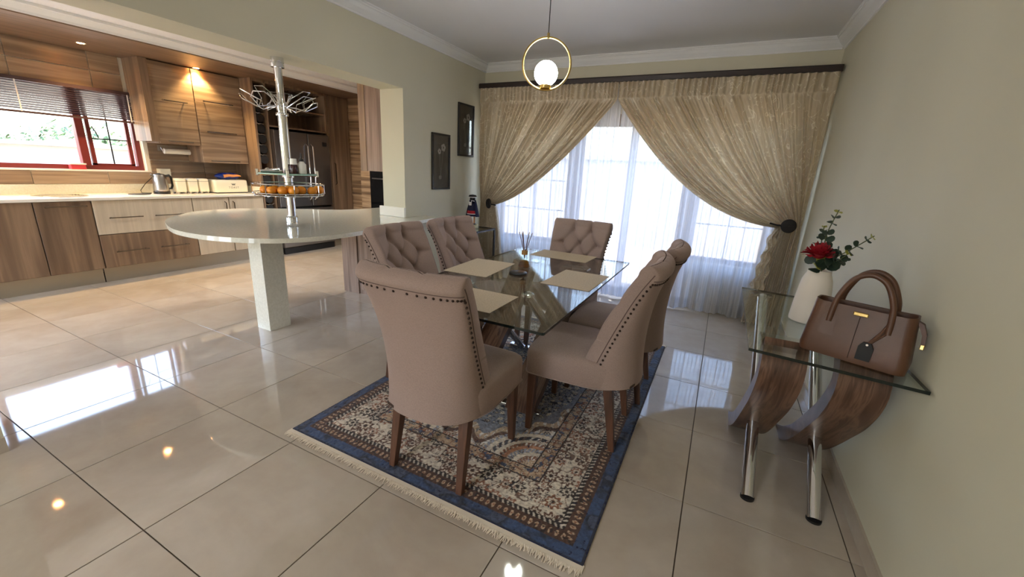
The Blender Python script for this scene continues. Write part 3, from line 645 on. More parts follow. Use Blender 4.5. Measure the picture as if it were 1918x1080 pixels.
for k in range(8):
    a = 2 * PI * k / 8 + .3; c, s_ = math.cos(a), math.sin(a); bk.tube([(.252 * c, .252 * s_, .328), (.252 * c, .252 * s_, .262), (.236 * c, .236 * s_, .235), (.21 * c, .21 * s_, .246)], .0035, 6)
bk.build('basket_rail', 'chrome', pole, smooth=True, world=False)
MB().lathe([(.034, .244), (.245, .244), (.245, .250), (.034, .250)], n=48).build('basket_tray', 'chrome', pole, smooth=True, world=False)
MB().lathe([(.036, .398), (.205, .398), (.205, .408), (.036, .408)], n=64).build('glass_shelf', 'glass', pole, smooth=True, world=False)
MB().lathe([(.205, .398), (.2065, .398), (.2065, .408), (.205, .408)], n=64).build('glass_rim', 'glass_edge_pale', pole, smooth=True, world=False)
for k in range(4):
    a = PI / 2 * k + .95; c, s_ = math.cos(a), math.sin(a)
    MB().box(-.010, .010, -.010, .010, .385, .432).xform(Matrix.Translation((.205 * c, .205 * s_, 0)) @ Matrix.Rotation(a, 4, 'Z')).build('clip', 'chrome', pole, bevel=.003, world=False)
    MB().tube([(.03 * c, .03 * s_, .393), (.20 * c, .20 * s_, .393)], .0045, 6).build('shelf_arm', 'chrome', pole, smooth=True, world=False)
for k in range(5):
    a = 2 * PI / 5 * k + .12; R = Matrix.Rotation(a, 4, 'Z') @ Matrix.Diagonal((.70, .95, 1, 1))
    z = .885
    w = MB().tube([(.04, -.03, z), (.13, -.05, z - .005), (.20, -.085, z - .02), (.34, -.075, z + .03), (.37, -.04, z + .06), (.37, .04, z + .06), (.34, .075, z + .03), (.20, .085, z - .02), (.13, .05, z - .005), (.04, .03, z)], .0035, 6)
    w.tube([(.20, -.085, z - .02), (.20, -.06, z + .035), (.36, -.03, z + .095), (.36, .03, z + .095), (.20, .06, z + .035), (.20, .085, z - .02)], .0032, 6).tube([(.05, 0, z + .005), (.11, -.035, z + .085), (.11, .035, z + .085), (.05, 0, z + .005)], .0032, 6)
    w.xform(R).build('wire_arm', 'chrome', pole, smooth=True, world=False)
MB().lathe([(.030, .855), (.036, .86), (.036, .905), (.030, .91)], n=24).build('collar', 'chrome', pole, smooth=True, world=False)
# oranges in the basket
om = None
opos = [(q * .575 + t_ * .817, q * .817 - t_ * .575) for q, t_ in ((-.165, .06), (-.117, .13), (-.045, .15), (.026, .17), (.078, .105), (.155, .10), (.205, .02), (-.10, .03), (.008, .087))]
olab = ['orange at the left end of the wire basket', 'second orange from the left in the wire basket', 'third orange from the left, by the pole', 'big orange in front of the pole on its right', 'orange just right of the big orange by the pole', 'orange of the right pair in the basket, the larger one', 'orange at the right end of the wire basket', 'orange behind the front row, left of the pole', 'orange behind the big orange by the pole']
for (x, y), lb in zip(opos, olab):
    t = thing('orange', lb, 'orange', (PX + x, PY + y, .861 + .250), group='oranges in the wire basket'); t.rotation_euler = (0, 0, random.uniform(0, 6))
    if om is None:
        a = MB().sphere((0, 0, .035), .038, 20, 14, (1, 1, .92)).build('fruit', 'orange', t, smooth=True, world=False, angle=180); b = MB().lathe([(.0001, .0715), (.005, .071), (.004, .067)], n=8).build('stem_end', 'stem', t, smooth=True, world=False); om = (a, b)
    else:
        for src in om: c = src.copy(); COL.objects.link(c); c.parent = t
    s_ = random.uniform(.9, 1.08); t.scale = (s_, s_, s_)
bo = thing('jar', 'small jar with dark liquid and a clear cap on the glass shelf', 'jar', (PX + .044 * .575 + .06 * .817, PY + .044 * .817 - .06 * .575, 1.269))
MB().lathe([(.0001, 0), (.026, 0), (.028, .006), (.028, .055), (.02, .066), (.0001, .066)], n=20).build('jar_body', 'dark_liquid', bo, smooth=True, world=False); MB().lathe([(.018, .066), (.026, .068), (.022, .11), (.0001, .11)], n=20).build('cap', 'white', bo, smooth=True, world=False)
bo = thing('dropper_bottle', 'clear bottle with a black pointed cap on the glass shelf', 'bottle', (PX + .100 * .575 + .04 * .817, PY + .100 * .817 - .04 * .575, 1.269))
MB().lathe([(.0001, 0), (.029, 0), (.031, .006), (.031, .07), (.016, .088), (.014, .095), (.0001, .095)], n=20).build('bottle_body', 'white', bo, smooth=True, world=False); MB().lathe([(.017, .092), (.017, .11), (.007, .118), (.004, .155), (.0001, .156)], n=16).build('cap', 'black', bo, smooth=True, world=False)
wo = thing('corkscrew', 'silver lever corkscrew lying at the left of the glass shelf', 'corkscrew', (PX - .115 * .575 + .05 * .817, PY - .115 * .817 - .05 * .575, 1.269), rz=.95)
MB().tube([(-.065, -.02, .011), (.075, .02, .013)], .011, 10).build('lever', 'chrome', wo, smooth=True, world=False); MB().tube([(-.06, .03, .011), (.06, -.005, .028)], .009, 10).build('lever', 'chrome', wo, smooth=True, world=False); MB().sphere((-.02, .01, .018), .018, 12, 8).build('pivot', 'steel', wo, smooth=True, world=False)

# ------------------------------------------------------------------ garden door and windows behind the curtains
yd = YB + .10
dw = struct(MB().box(2.68, 5.80, yd, yd + .06, 1.99, 2.04).box(2.68, 2.73, yd, yd + .06, .52, 2.0).box(5.75, 5.80, yd, yd + .06, .52, 2.0).box(2.68, 3.60, yd, yd + .06, .52, .57).box(5.10, 5.80, yd, yd + .06, .52, .57).build('window_2', 'door_frame'), 'brown timber garden windows behind the sheers')
for x0, x1 in ((3.60, 3.70), (5.0, 5.11)): MB().box(x0, x1, yd - .01, yd + .07, 0, 2.04).build('post', 'door_frame', dw)
for a, b in ((2.73, 3.16), (3.17, 3.60), (5.11, 5.75)):
    MB().box(a, b, yd + .028, yd + .032, .57, 1.99).build('pane', 'pane', dw)
    MB().box((a + b) / 2 - .006, (a + b) / 2 + .006, yd + .02, yd + .04, .57, 1.99).box(a, b, yd + .02, yd + .04, .92, .932).box(a, b, yd + .02, yd + .04, 1.28, 1.292).box(a, b, yd + .02, yd + .04, 1.64, 1.652).build('glazing_bar', 'black', dw)
MB().box(3.155, 3.175, yd, yd + .06, .57, 1.99).build('mullion', 'door_frame', dw)
dd = struct(MB().box(3.70, 3.78, yd, yd + .05, 0, 1.99).box(4.92, 5.0, yd, yd + .05, 0, 1.99).box(4.31, 4.39, yd, yd + .05, 0, 1.99).box(3.70, 5.0, yd, yd + .05, 1.91, 1.99).box(3.70, 5.0, yd, yd + .05, 0, .10).build('door_1', 'door_frame'), 'brown timber glazed garden doors')
for a, b in ((3.78, 4.31), (4.39, 4.92)): MB().box(a, b, yd + .023, yd + .027, .10, 1.91).build('pane', 'pane', dd)
dl = struct(MB().box(2.75, 4.05, -5.14, -5.08, 2.2, 2.25).box(2.75, 2.82, -5.14, -5.08, 0, 2.2).box(3.98, 4.05, -5.14, -5.08, 0, 2.2).build('added_lounge_door', 'door_frame'), 'added glazed lounge doors behind the photographer, for daylight')  # lounge doors out of view, added to let skylight into the room
for a, b in ((2.82, 3.98),): MB().box(a, b, -5.113, -5.109, 0, 2.2).build('pane', 'pane', dl)

dk = struct(MB().box(-.45, 1.75, -2.34, -2.28, 2.15, 2.2).box(-.45, -.39, -2.34, -2.28, 0, 2.2).box(1.69, 1.75, -2.34, -2.28, 0, 2.2).box(.62, .69, -2.34, -2.28, 0, 2.2).build('assumed_kitchen_door', 'door_frame'), 'assumed glazed kitchen doors behind the photographer, added for daylight')  # unseen kitchen doors, assumed and added so daylight reaches the bar
for a, b in ((-.39, .62), (.69, 1.69)): MB().box(a, b, -2.312, -2.308, 0, 2.15).build('pane', 'pane', dk)

# curtain rail, curtains, sheers
rl = MB().prism([(4.04, 2.298), (4.135, 2.298), (4.135, 2.352), (4.05, 2.352), (4.038, 2.34)], 2.53, 6.035, 'x').build('curtain_rail', 'pelmet', bevel=.003); tag(rl, 'long dark brown curtain rail box across the window wall', 'curtain rail')
for x in (2.62, 4.2, 5.9): MB().box(x - .015, x + .015, 4.13, YB, 2.315, 2.345).build('bracket', 'pelmet', rl)
def fold(t):  # sharp valleys, rounded crests
    s = np.sin(t); return np.sign(s) * np.abs(s) ** .75
def curtain(name, label, xw, xf, tie, side, P1e, xb0, xb1, seed):
    # u = 0 at the wall side, 1 at the free edge
    g = np.random.default_rng(seed); N = 460
    u = np.linspace(0, 1, N); xt = xw + (xf - xw) * u
    warp = u + .012 * np.sin(2 * PI * 3 * u + seed) + .006 * np.sin(2 * PI * 7 * u + 2)
    nf = 32
    ph = 2 * PI * nf * warp
    amp_r = .7 + .6 * np.interp(u, np.linspace(0, 1, 60), g.random(60))
    big = 2 * PI * 17 * (warp + .02 * np.sin(2 * PI * 2.3 * u)) + seed
    rows = []; vv = []
    y0 = 4.055
    for z in np.linspace(2.298, 2.155, 9):                       # gathered pencil heading
        a = .020 if z < 2.288 else .012
        rows.append(np.stack([xt, y0 + a * fold(ph) * amp_r, np.full(N, z)], 1)); vv.append(z)
    for z in (2.148, 2.142, 2.136):
        rows.append(np.stack([xt, y0 + .004 * fold(ph), np.full(N, z)], 1)); vv.append(z)
    T = np.stack([xt, np.full(N, 2.13)], 1)
    kx = tie[0] + side * (u - .5) * .20; kz = tie[1] - (u - .5) * .055 + 0 * u
    K = np.stack([kx, kz], 1)
    mid = .5 * (T + K); mide = .5 * (np.array([xf, 2.13]) + K[-1])
    C = mid + (u[:, None] ** 1.5) * (np.array(P1e) - mide)
    for t in np.linspace(0, 1, 64)[1:]:
        Q = (1 - t) ** 2 * T + 2 * t * (1 - t) * C + t * t * K
        a1 = .020 * (1 - t) ** .7; a2 = (.042 * math.sin(PI * min(1, t * 1.6) * .5)) * (1 - .40 * t)
        y = y0 + a1 * fold(ph) * amp_r + a2 * fold(big + .5 * np.sin(3 * t)) * amp_r + .010 * np.sin(2.1 * big + 3 * t) - .045 * t * t * np.sin(PI * u) + .02 * t
        rows.append(np.stack([Q[:, 0], y, Q[:, 1]], 1)); vv.append(2.13 - t * 1.2)
    for t in np.linspace(0, 1, 34)[1:]:
        xb = xb0 + (xb1 - xb0) * u; e = t ** .6
        z = kz * (1 - t) + .02 * t; x = kx * (1 - e) + xb * e
        y = y0 + .02 + (.020 + .012 * t) * np.sin(big + .6) * amp_r + .008 * np.sin(2.1 * big) - .045 * (1 - t) ** 2 * np.sin(PI * u)
        rows.append(np.stack([x, y, z], 1)); vv.append(.93 - t * .9)
    P = np.array(rows)
    uv = np.stack(np.broadcast_arrays(u[None, :] * 3.4, np.array(vv)[:, None] + 0 * u[None, :]), -1).reshape(-1, 2)
    t = thing(name, label, 'curtain', ((xw + xf) / 2, y0, 0))
    o = MB().grid(P).build('drape', 'curtain', t, smooth=True, uv=uv, angle=180)
    tx, tz = tie[0] + side * .0, tie[1]
    return t, o
ct, _ = curtain('curtain', 'champagne patterned curtain on the left, tied back low at the side wall', 2.545, 4.190, (2.69, .985), 1, (3.35, 1.09), 2.56, 2.93, 1)
rt, _ = curtain('curtain', 'champagne patterned curtain on the right with backlit folds, tied back by the console', 6.025, 4.200, (5.915, 1.01), -1, (5.02, 1.00), 6.03, 5.70, 2)
def rosette(x, y, z, r, lab):
    t = thing('tieback', lab, 'tieback', (x, y, z))
    MB().lathe([(r, .0), (r, -.008), (r * .9, -.02), (r * .55, -.026), (.0001, -.022)], axis='y', n=32).build('rosette', 'black_rosette', t, smooth=True, world=False)
    for k in range(1, 6): MB().tube([(r * k / 6 * math.cos(a), -.022 + .012 * (k / 6) ** 3, r * k / 6 * math.sin(a)) for a in np.linspace(0, 2 * PI, 28, endpoint=False)], .003, 6, True).build('cord_ring', 'black_rosette', t, smooth=True, world=False)
    return t
t = rosette(5.905, 3.985, 1.015, .062, 'black woven tieback rosette on the right curtain'); MB().tube([(-.15, -.0, .012), (-.09, -.012, .0), (0, -.008, 0), (.03, .02, 0)], .008, 8).build('band', 'black_rosette', t, smooth=True, world=False)
t = rosette(2.765, 3.965, .975, .06, 'black woven tieback rosette on the left curtain'); t.rotation_euler = (0, 0, -.6); MB().tube([(.12, .03, -.01), (.07, .0, -.005), (0, -.005, 0), (-.03, .02, 0)], .008, 8).build('band', 'black_rosette', t, smooth=True, world=False)
# frilled return of the right curtain under its tieback
N = 60; P = []
for t_ in np.linspace(0, 1, 70):
    z = .97 - .62 * t_; u = np.linspace(0, 1, N)
    P.append(np.stack([5.80 - .10 * t_ ** .7 + (.02 + .10 * t_ ** .5) * u + .012 * np.sin(9 * PI * t_ + 2 * u), 3.985 + .02 * np.sin(2 * PI * 3 * u + 8 * t_) + .012 * np.sin(16 * t_ + 3 * u), np.full(N, z) + .02 * np.sin(2 * PI * 2 * u + 14 * t_)], 1))
uv = np.stack(np.meshgrid(np.linspace(0, .4, N), np.linspace(0, 1, 70)), -1).reshape(-1, 2)
MB().grid(P).build('frill', 'curtain', rt, smooth=True, uv=uv, angle=180)
def sheer(name, label, x0, x1, seed):
    N = 420; u = np.linspace(0, 1, N); g = np.random.default_rng(seed)
    amp = np.interp(u, np.linspace(0, 1, 50), .5 + g.random(50)); rows = []
    ph = 2 * PI * 22 * (x1 - x0) / 1.7 * (u + .01 * np.sin(17 * u))
    zs = np.linspace(2.29, .025, 40)
    for z in zs: rows.append(np.stack([x0 + (x1 - x0) * u, 4.165 + .018 * np.sin(ph) * amp + .022 * fold(2 * PI * 8 * u + .8 * np.sin(9 * u) + .5 * z) * (2.5 - z) / 2.3, z + 0 * u + (.008 * np.sin(2 * PI * 6 * u + seed) if z < .1 else 0)], 1))
    uv = np.stack(np.broadcast_arrays(u[None, :] * (x1 - x0) / 3.2, zs[:, None] + 0 * u[None, :]), -1).reshape(-1, 2)
    t = thing(name, label, 'sheer', ((x0 + x1) / 2, 4.165, 0))
    MB().grid(np.array(rows)).build('voile', 'sheer', t, smooth=True, uv=uv, angle=180)
    rows2 = [r + np.array([0, -.002, 0]) for r in rows[-3:]]
    MB().grid(np.array(rows2)).build('hem', 'sheer', t, smooth=True, uv=uv[-3 * N:], angle=180)
sheer('sheer_curtain', 'white striped sheer curtain hanging on the left half of the window', 2.62, 4.215, 3)
sheer('sheer_curtain', 'white striped sheer curtain hanging on the right half of the window', 4.225, 5.90, 5)

# ------------------------------------------------------------------ rug
RX0, RX1, RY0, RY1 = 3.515, 5.105, .672, 2.965
nu, nv = 430, 620
U, V = np.meshgrid(np.linspace(0, 1.59, nu), np.linspace(0, 2.293, nv))
def vnoise(x, y, s, seed):
    g = np.random.default_rng(seed).random((64, 64)); x = x * s; y = y * s; xi = np.floor(x).astype(int); yi = np.floor(y).astype(int); fx = x - xi; fy = y - yi
    fx = fx * fx * (3 - 2 * fx); fy = fy * fy * (3 - 2 * fy); G = lambda a, b: g[a % 64, b % 64]
    return (G(xi, yi) * (1 - fx) + G(xi + 1, yi) * fx) * (1 - fy) + (G(xi, yi + 1) * (1 - fx) + G(xi + 1, yi + 1) * fx) * fy
Wd, Ld = 1.59, 2.293
dx = np.minimum(U, Wd - U); dy = np.minimum(V, Ld - V); D = np.minimum(dx, dy)
along = np.where(dx < dy, V, U)
def L(c): return np.array(lin(c)[:3])
n1 = vnoise(U, V, 14, 1); n2 = vnoise(U, V, 45, 2); n3 = vnoise(U, V, 90, 3); n4 = vnoise(U, V, 6, 4)
cream, tan, rust, brown, dkb, navy, blue, lblue, white_ = [L(c) for c in ((226, 214, 196), (196, 168, 138), (142, 92, 66), (96, 62, 46), (48, 32, 28), (38, 42, 60), (82, 93, 122), (158, 163, 180), (236, 232, 226))]
def blend(base, c, m): return base * (1 - m[..., None]) + c * m[..., None]
def step(x, a, b): return np.clip((x - a) / (b - a), 0, 1)
C = np.broadcast_to(cream, U.shape + (3,)).copy()
# scattered florets over the whole field: hashed cell rosettes with petals and vines between
def florets(C, s, seed, rmin, rmax, cols, mask, petals=6):
    g = np.random.default_rng(seed); cx = np.floor(U / s).astype(int); cy = np.floor(V / s).astype(int)
    jx = g.random((80, 80)); jy = g.random((80, 80)); jr = g.random((80, 80)); jc = g.integers(0, len(cols), (80, 80))
    for ox in (-1, 0, 1):
        for oy in (-1, 0, 1):
            a, b = (cx + ox) % 80, (cy + oy) % 80
            px = (cx + ox + .25 + .5 * jx[a, b]) * s; py = (cy + oy + .25 + .5 * jy[a, b]) * s; r = rmin + (rmax - rmin) * jr[a, b]
            ddx, ddy = U - px, V - py; rr = np.hypot(ddx, ddy); th = np.arctan2(ddy, ddx)
            edge = r * (1 + .22 * np.cos(petals * th + 6 * jr[a, b])); q = rr / edge
            col = np.array(cols)[jc[a, b]]
            m = (q < 1) * mask; C = C * (1 - m[..., None]) + col * m[..., None]
            m2 = ((q > .32) & (q < .62)) * mask; C = C * (1 - m2[..., None]) + (cream * .9) * m2[..., None]
            m3 = (q < .22) * mask; C = C * (1 - m3[..., None]) + dkb * m3[..., None]
    return C
field = (D > .36).astype(float)
vine = (np.abs(vnoise(U, V, 22, 9) - .5) < .035).astype(float)
C = blend(C, tan, step(n4, .45, .7) * .55)
C = blend(C, brown, vine * .8); C = blend(C, lblue, (np.abs(vnoise(U, V, 17, 11) - .5) < .03) * .8); C = blend(C, white_, step(vnoise(U, V, 30, 61), .6, .7)); C = blend(C, brown, (np.abs(vnoise(U, V, 48, 63) - .5) < .05) * .7)
C = florets(C, .052, 21, .010, .021, [rust, brown, dkb, navy, tan, L((190, 120, 92))], np.ones_like(U))
# centre medallion and corner medallions
def medallion(C, mx, my, ax, ay, lobes, rings):
    ddx, ddy = (U - mx) / ax, (V - my) / ay; rr = np.hypot(ddx, ddy); th = np.arctan2(ddy, ddx); q = rr * (1 + .06 * np.cos(lobes * th))
    for r0, r1, c, sc in rings:
        m = ((q >= r0) & (q < r1)).astype(float)
        if sc: m = m * (np.sin(sc * th + 40 * q) > -.25)
        C = blend(C, c, m * (.85 + .15 * n2))
    return C
C = medallion(C, Wd / 2, Ld / 2, .50, .72, 16, [(.95, 1.0, brown, 0), (.88, .95, tan, 90), (0, .88, lblue * .62, 0), (.0, .84, lblue * .8, 60), (0, .52, navy, 0), (.0, .50, blue * .6, 50), (.52, .56, cream * .8, 0)])
inner = (np.hypot((U - Wd / 2) / .50, (V - Ld / 2) / .72) < .80).astype(float)
C = blend(C, lblue * .8, inner * (np.abs(n2 - .5) < .07)); C = blend(C, cream * .8, inner * (np.abs(vnoise(U, V, 38, 31) - .5) < .04)); C = blend(C, navy, inner * step(n3, .66, .74)); C = florets(C, .048, 71, .008, .016, [navy, cream, brown, blue], inner, 5)
for mx in (.37, Wd - .37):
    for my in (.37, Ld - .37):
        C = medallion(C, mx, my, .30, .30, 0, [(.93, 1.0, lblue, 60), (.84, .93, cream, 0), (.74, .84, navy, 34), (.66, .74, cream, 0), (.58, .66, rust, 46), (.50, .58, L((200, 140, 104)), 0), (.40, .50, lblue, 40), (.30, .40, cream, 0), (.2, .30, rust, 26), (0, .2, tan, 18)])
# inner guard, main border, outer guards, blue edge
band = lambda a, b: ((D >= a) & (D < b)).astype(float)
m = band(.30, .365); C = blend(C, tan * .9, m); C = blend(C, blue * .8, m * (vnoise(U, V, 40, 51) > .72)); C = blend(C, rust, m * (np.abs(vnoise(U, V, 34, 53) - .5) < .07)); C = florets(C, .042, 57, .009, .016, [brown, dkb, navy, rust], m, 6)
mb = band(.135, .30); C = blend(C, cream * .92, mb); C = blend(C, brown, mb * vine * .9)
C = florets(C, .085, 41, .024, .040, [rust, brown, dkb, brown, L((150, 100, 76))], mb, 8); C = florets(C, .034, 43, .006, .012, [dkb, brown, rust], mb * (n1 > .45), 5)
m = band(.300, .306) + band(.366, .372) + band(.133, .137); C = blend(C, dkb, m)
m = band(.112, .133); C = blend(C, cream * .8, m); C = blend(C, dkb * .6, m * (np.sin(along * 260 + (D - .112) * 150) > -.45)); C = blend(C, dkb * .7, band(.110, .114))
m = band(.058, .112); C = blend(C, brown * .75, m); C = blend(C, tan, m * ((np.sin(along * 110) ** 2 + ((D - .085) / .02) ** 2) < .55)); C = blend(C, rust, m * ((np.sin(along * 110) ** 2 + ((D - .085) / .01) ** 2) < .25)); C = blend(C, dkb, m * (n3 > .72))
m = band(0, .058); C = blend(C, L((66, 90, 134)) * .7, m); C = blend(C, navy, m * step(n1 + .3 * n2, .62, .85)); C = blend(C, blue, m * (n1 > .7) * .6); C = blend(C, navy, band(0, .008))
n5 = np.random.default_rng(3).random(U.shape)
C = C * (.62 + .40 * n3[..., None] + .34 * n5[..., None]) * .92
C = np.clip(C, 0, 1)
Hh = .0070 + .0032 * n3 + .0012 * n2 + .0022 * n5 - .002 * (D < .004)
rug = thing('rug', 'blue and cream floral patterned rug with fringe under the dining table', 'rug', ((RX0 + RX1) / 2, (RY0 + RY1) / 2, 0))
me = bpy.data.meshes.new('pile'); idx = np.arange(nu * nv).reshape(nv, nu)
F = np.stack([idx[:-1, :-1], idx[:-1, 1:], idx[1:, 1:], idx[1:, :-1]], -1).reshape(-1, 4)
Vv = np.stack([U - Wd / 2, V - Ld / 2, Hh], -1).reshape(-1, 3)
me.vertices.add(len(Vv)); me.vertices.foreach_set('co', Vv.astype(np.float32).ravel()); me.loops.add(F.size); me.loops.foreach_set('vertex_index', F.astype(np.int32).ravel())
me.polygons.add(len(F)); me.polygons.foreach_set('loop_start', np.arange(0, F.size, 4, dtype=np.int32)); me.update(calc_edges=True); me.validate()
ca = me.color_attributes.new('weave', 'FLOAT_COLOR', 'POINT'); ca.data.foreach_set('color', np.concatenate([C.reshape(-1, 3), np.ones((nu * nv, 1))], 1).astype(np.float32).ravel())
me.materials.append(MAT['rug']); o = bpy.data.objects.new('pile', me); COL.objects.link(o); o.parent = rug
MB().box(-Wd / 2, Wd / 2, -Ld / 2, Ld / 2, .0005, .0085).build('backing', 'navy', rug, world=False)
for sgn in (-1, 1):
    fm = MB(); y0 = sgn * Ld / 2
    fm.box(-Wd / 2 - .005, Wd / 2 + .005, min(y0 - sgn * .004, y0 + sgn * .026), max(y0 - sgn * .004, y0 + sgn * .026), .0005, .008)
    for k in range(420):
        x = -Wd / 2 + (k + .5) * Wd / 420; l = .046 + random.uniform(-.008, .008); j = random.uniform(-.010, .010); h_ = random.uniform(.004, .009)
        fm.tube([(x, y0 + sgn * .02, .007), (x + j * .5, y0 + sgn * (.02 + l * .3), h_), (x + j, y0 + sgn * l, .003)], [.0026, .0022, .0012], 4)
    o = fm.build('fringe', 'fringe', rug, world=False, smooth=True); o['kind'] = 'stuff'

# ------------------------------------------------------------------ dining table
GX0, GX1, GY0, GY1, GZ = 3.865, 4.785, .935, 2.62, .75
tab = thing('dining_table', 'glass topped dining table on leaning wood slabs and chrome tubes', 'table', ((GX0 + GX1) / 2, (GY0 + GY1) / 2, .012))
MB().prism(rrect(GX0, GX1, GY0, GY1, .012, 4), GZ - .012, GZ, side_mi=1).build('glass_top', ['glass', 'glass_edge'], tab)
def arc_slab(curve, th, x0, x1):
    c = catmull(curve, 6, False); lo = []
    for k, (y, z) in enumerate(c):
        a = c[max(k - 1, 0)]; b = c[min(k + 1, len(c) - 1)]; d = math.hypot(b[0] - a[0], b[1] - a[1]); n_ = ((b[1] - a[1]) / d, -(b[0] - a[0]) / d)
        lo.append((y + n_[0] * th, max(z + n_[1] * th, .0)) if k not in (0, len(c) - 1) else None)
    lo[0] = (c[0][0] + math.copysign(th * 1.3, lo[1][0] - c[1][0]), c[0][1]); lo[-1] = (c[-1][0] + math.copysign(th * 1.05, lo[-2][0] - c[-2][0]), c[-1][1])
    m = MB(); n = len(c); vs = []; fs = []
    for k in range(n):
        vs += [(x0, *c[k]), (x1, *c[k]), (x1, *lo[k]), (x0, *lo[k])]
    for k in range(n - 1):
        for q in range(4): fs.append((4 * k + q, 4 * k + (q + 1) % 4, 4 * k + 4 + (q + 1) % 4, 4 * k + 4 + q))
    fs += [(3, 2, 1, 0), (4 * n - 4, 4 * n - 3, 4 * n - 2, 4 * n - 1)]
    return m._add(vs, fs)
for xc in (4.105, 4.485):
    w = .088
    arc_slab([(2.255, .722), (2.11, .55), (1.97, .415), (1.81, .285), (1.64, .155), (1.46, .036)], .058, xc - w, xc + w).build('wood_slab', 'slab', tab, smooth=True, angle=40)
    MB().tube([(xc - .01, 1.455, .722), (xc - .01, 2.26, .036)], .027, 18).build('chrome_leg', 'chrome', tab, smooth=True)
    MB().lathe([(.030, .718), (.036, .72), (.036, .733), (.026, .738)], cx=xc - .01, cy=1.455, n=24, cz=0).build('glass_pad', 'chrome', tab, smooth=True)
    MB().box(xc - w - .004, xc + w + .004, 2.21, 2.30, .7225, .7375).build('top_plate', 'chrome', tab, bevel=.002)
MB().box(3.99, 4.60, 1.44, 1.49, .012, .036).build('base_bar', 'chrome', tab, bevel=.004); MB().box(3.99, 4.60, 2.245, 2.29, .012, .036).build('base_bar', 'chrome', tab, bevel=.004)
# placemats
for (cx, cy, sx, sy, rz, lb) in ((3.985, 1.775, .30, .45, .06, 'beige woven placemat on the left side of the glass table'), (4.262, 1.165, .45, .30, 0.0, 'beige woven placemat at the near end of the glass table'), (4.290, 2.515, .455, .285, -.03, 'beige woven placemat at the far end, before the chair facing the camera'), (4.617, 1.852, .295, .425, -.02, 'beige woven placemat on the right side of the glass table')):
    t = MB().prism(rrect(-sx / 2, sx / 2, -sy / 2, sy / 2, .004, 2), 0, .0022).build('placemat', 'placemat'); t.location = (cx, cy, GZ + .0002); t.rotation_euler = (0, 0, rz); tag(t, lb, 'placemat', 'woven placemats')
t = MB().lathe([(.0001, 0), (.052, 0), (.056, .003), (.056, .009), (.052, .012), (.0001, .012)], n=40).build('coaster', 'black', smooth=True); t.location = (4.262, 1.765, GZ + .0003); tag(t, 'round black coaster lying beside the reed diffuser', 'coaster')
df = thing('reed_diffuser', 'small glass reed diffuser with amber oil and brown reeds', 'diffuser', (4.212, 1.955, GZ + .0003))
MB().lathe([(.0001, 0), (.040, 0), (.043, .006), (.022, .066), (.017, .072), (.017, .09), (.0001, .09)], n=28).build('bottle', 'glass', df, smooth=True, world=False)
MB().lathe([(.0001, .004), (.037, .004), (.039, .008), (.026, .045), (.0001, .045)], n=28).build('oil', 'amber', df, smooth=True, world=False)
MB().lathe([(.0001, .088), (.021, .088), (.021, .115), (.0001, .116)], n=24).build('collar', 'pale_wood', df, smooth=True, world=False)
for k in range(6):
    a = k * 1.05 + .3; MB().tube([(0, 0, .06), (.008 * math.cos(a), .008 * math.sin(a), .116), (.045 * math.cos(a), .035 * math.sin(a), .235)], .0022, 6).build('reed', 'reed', df, smooth=True, world=False)

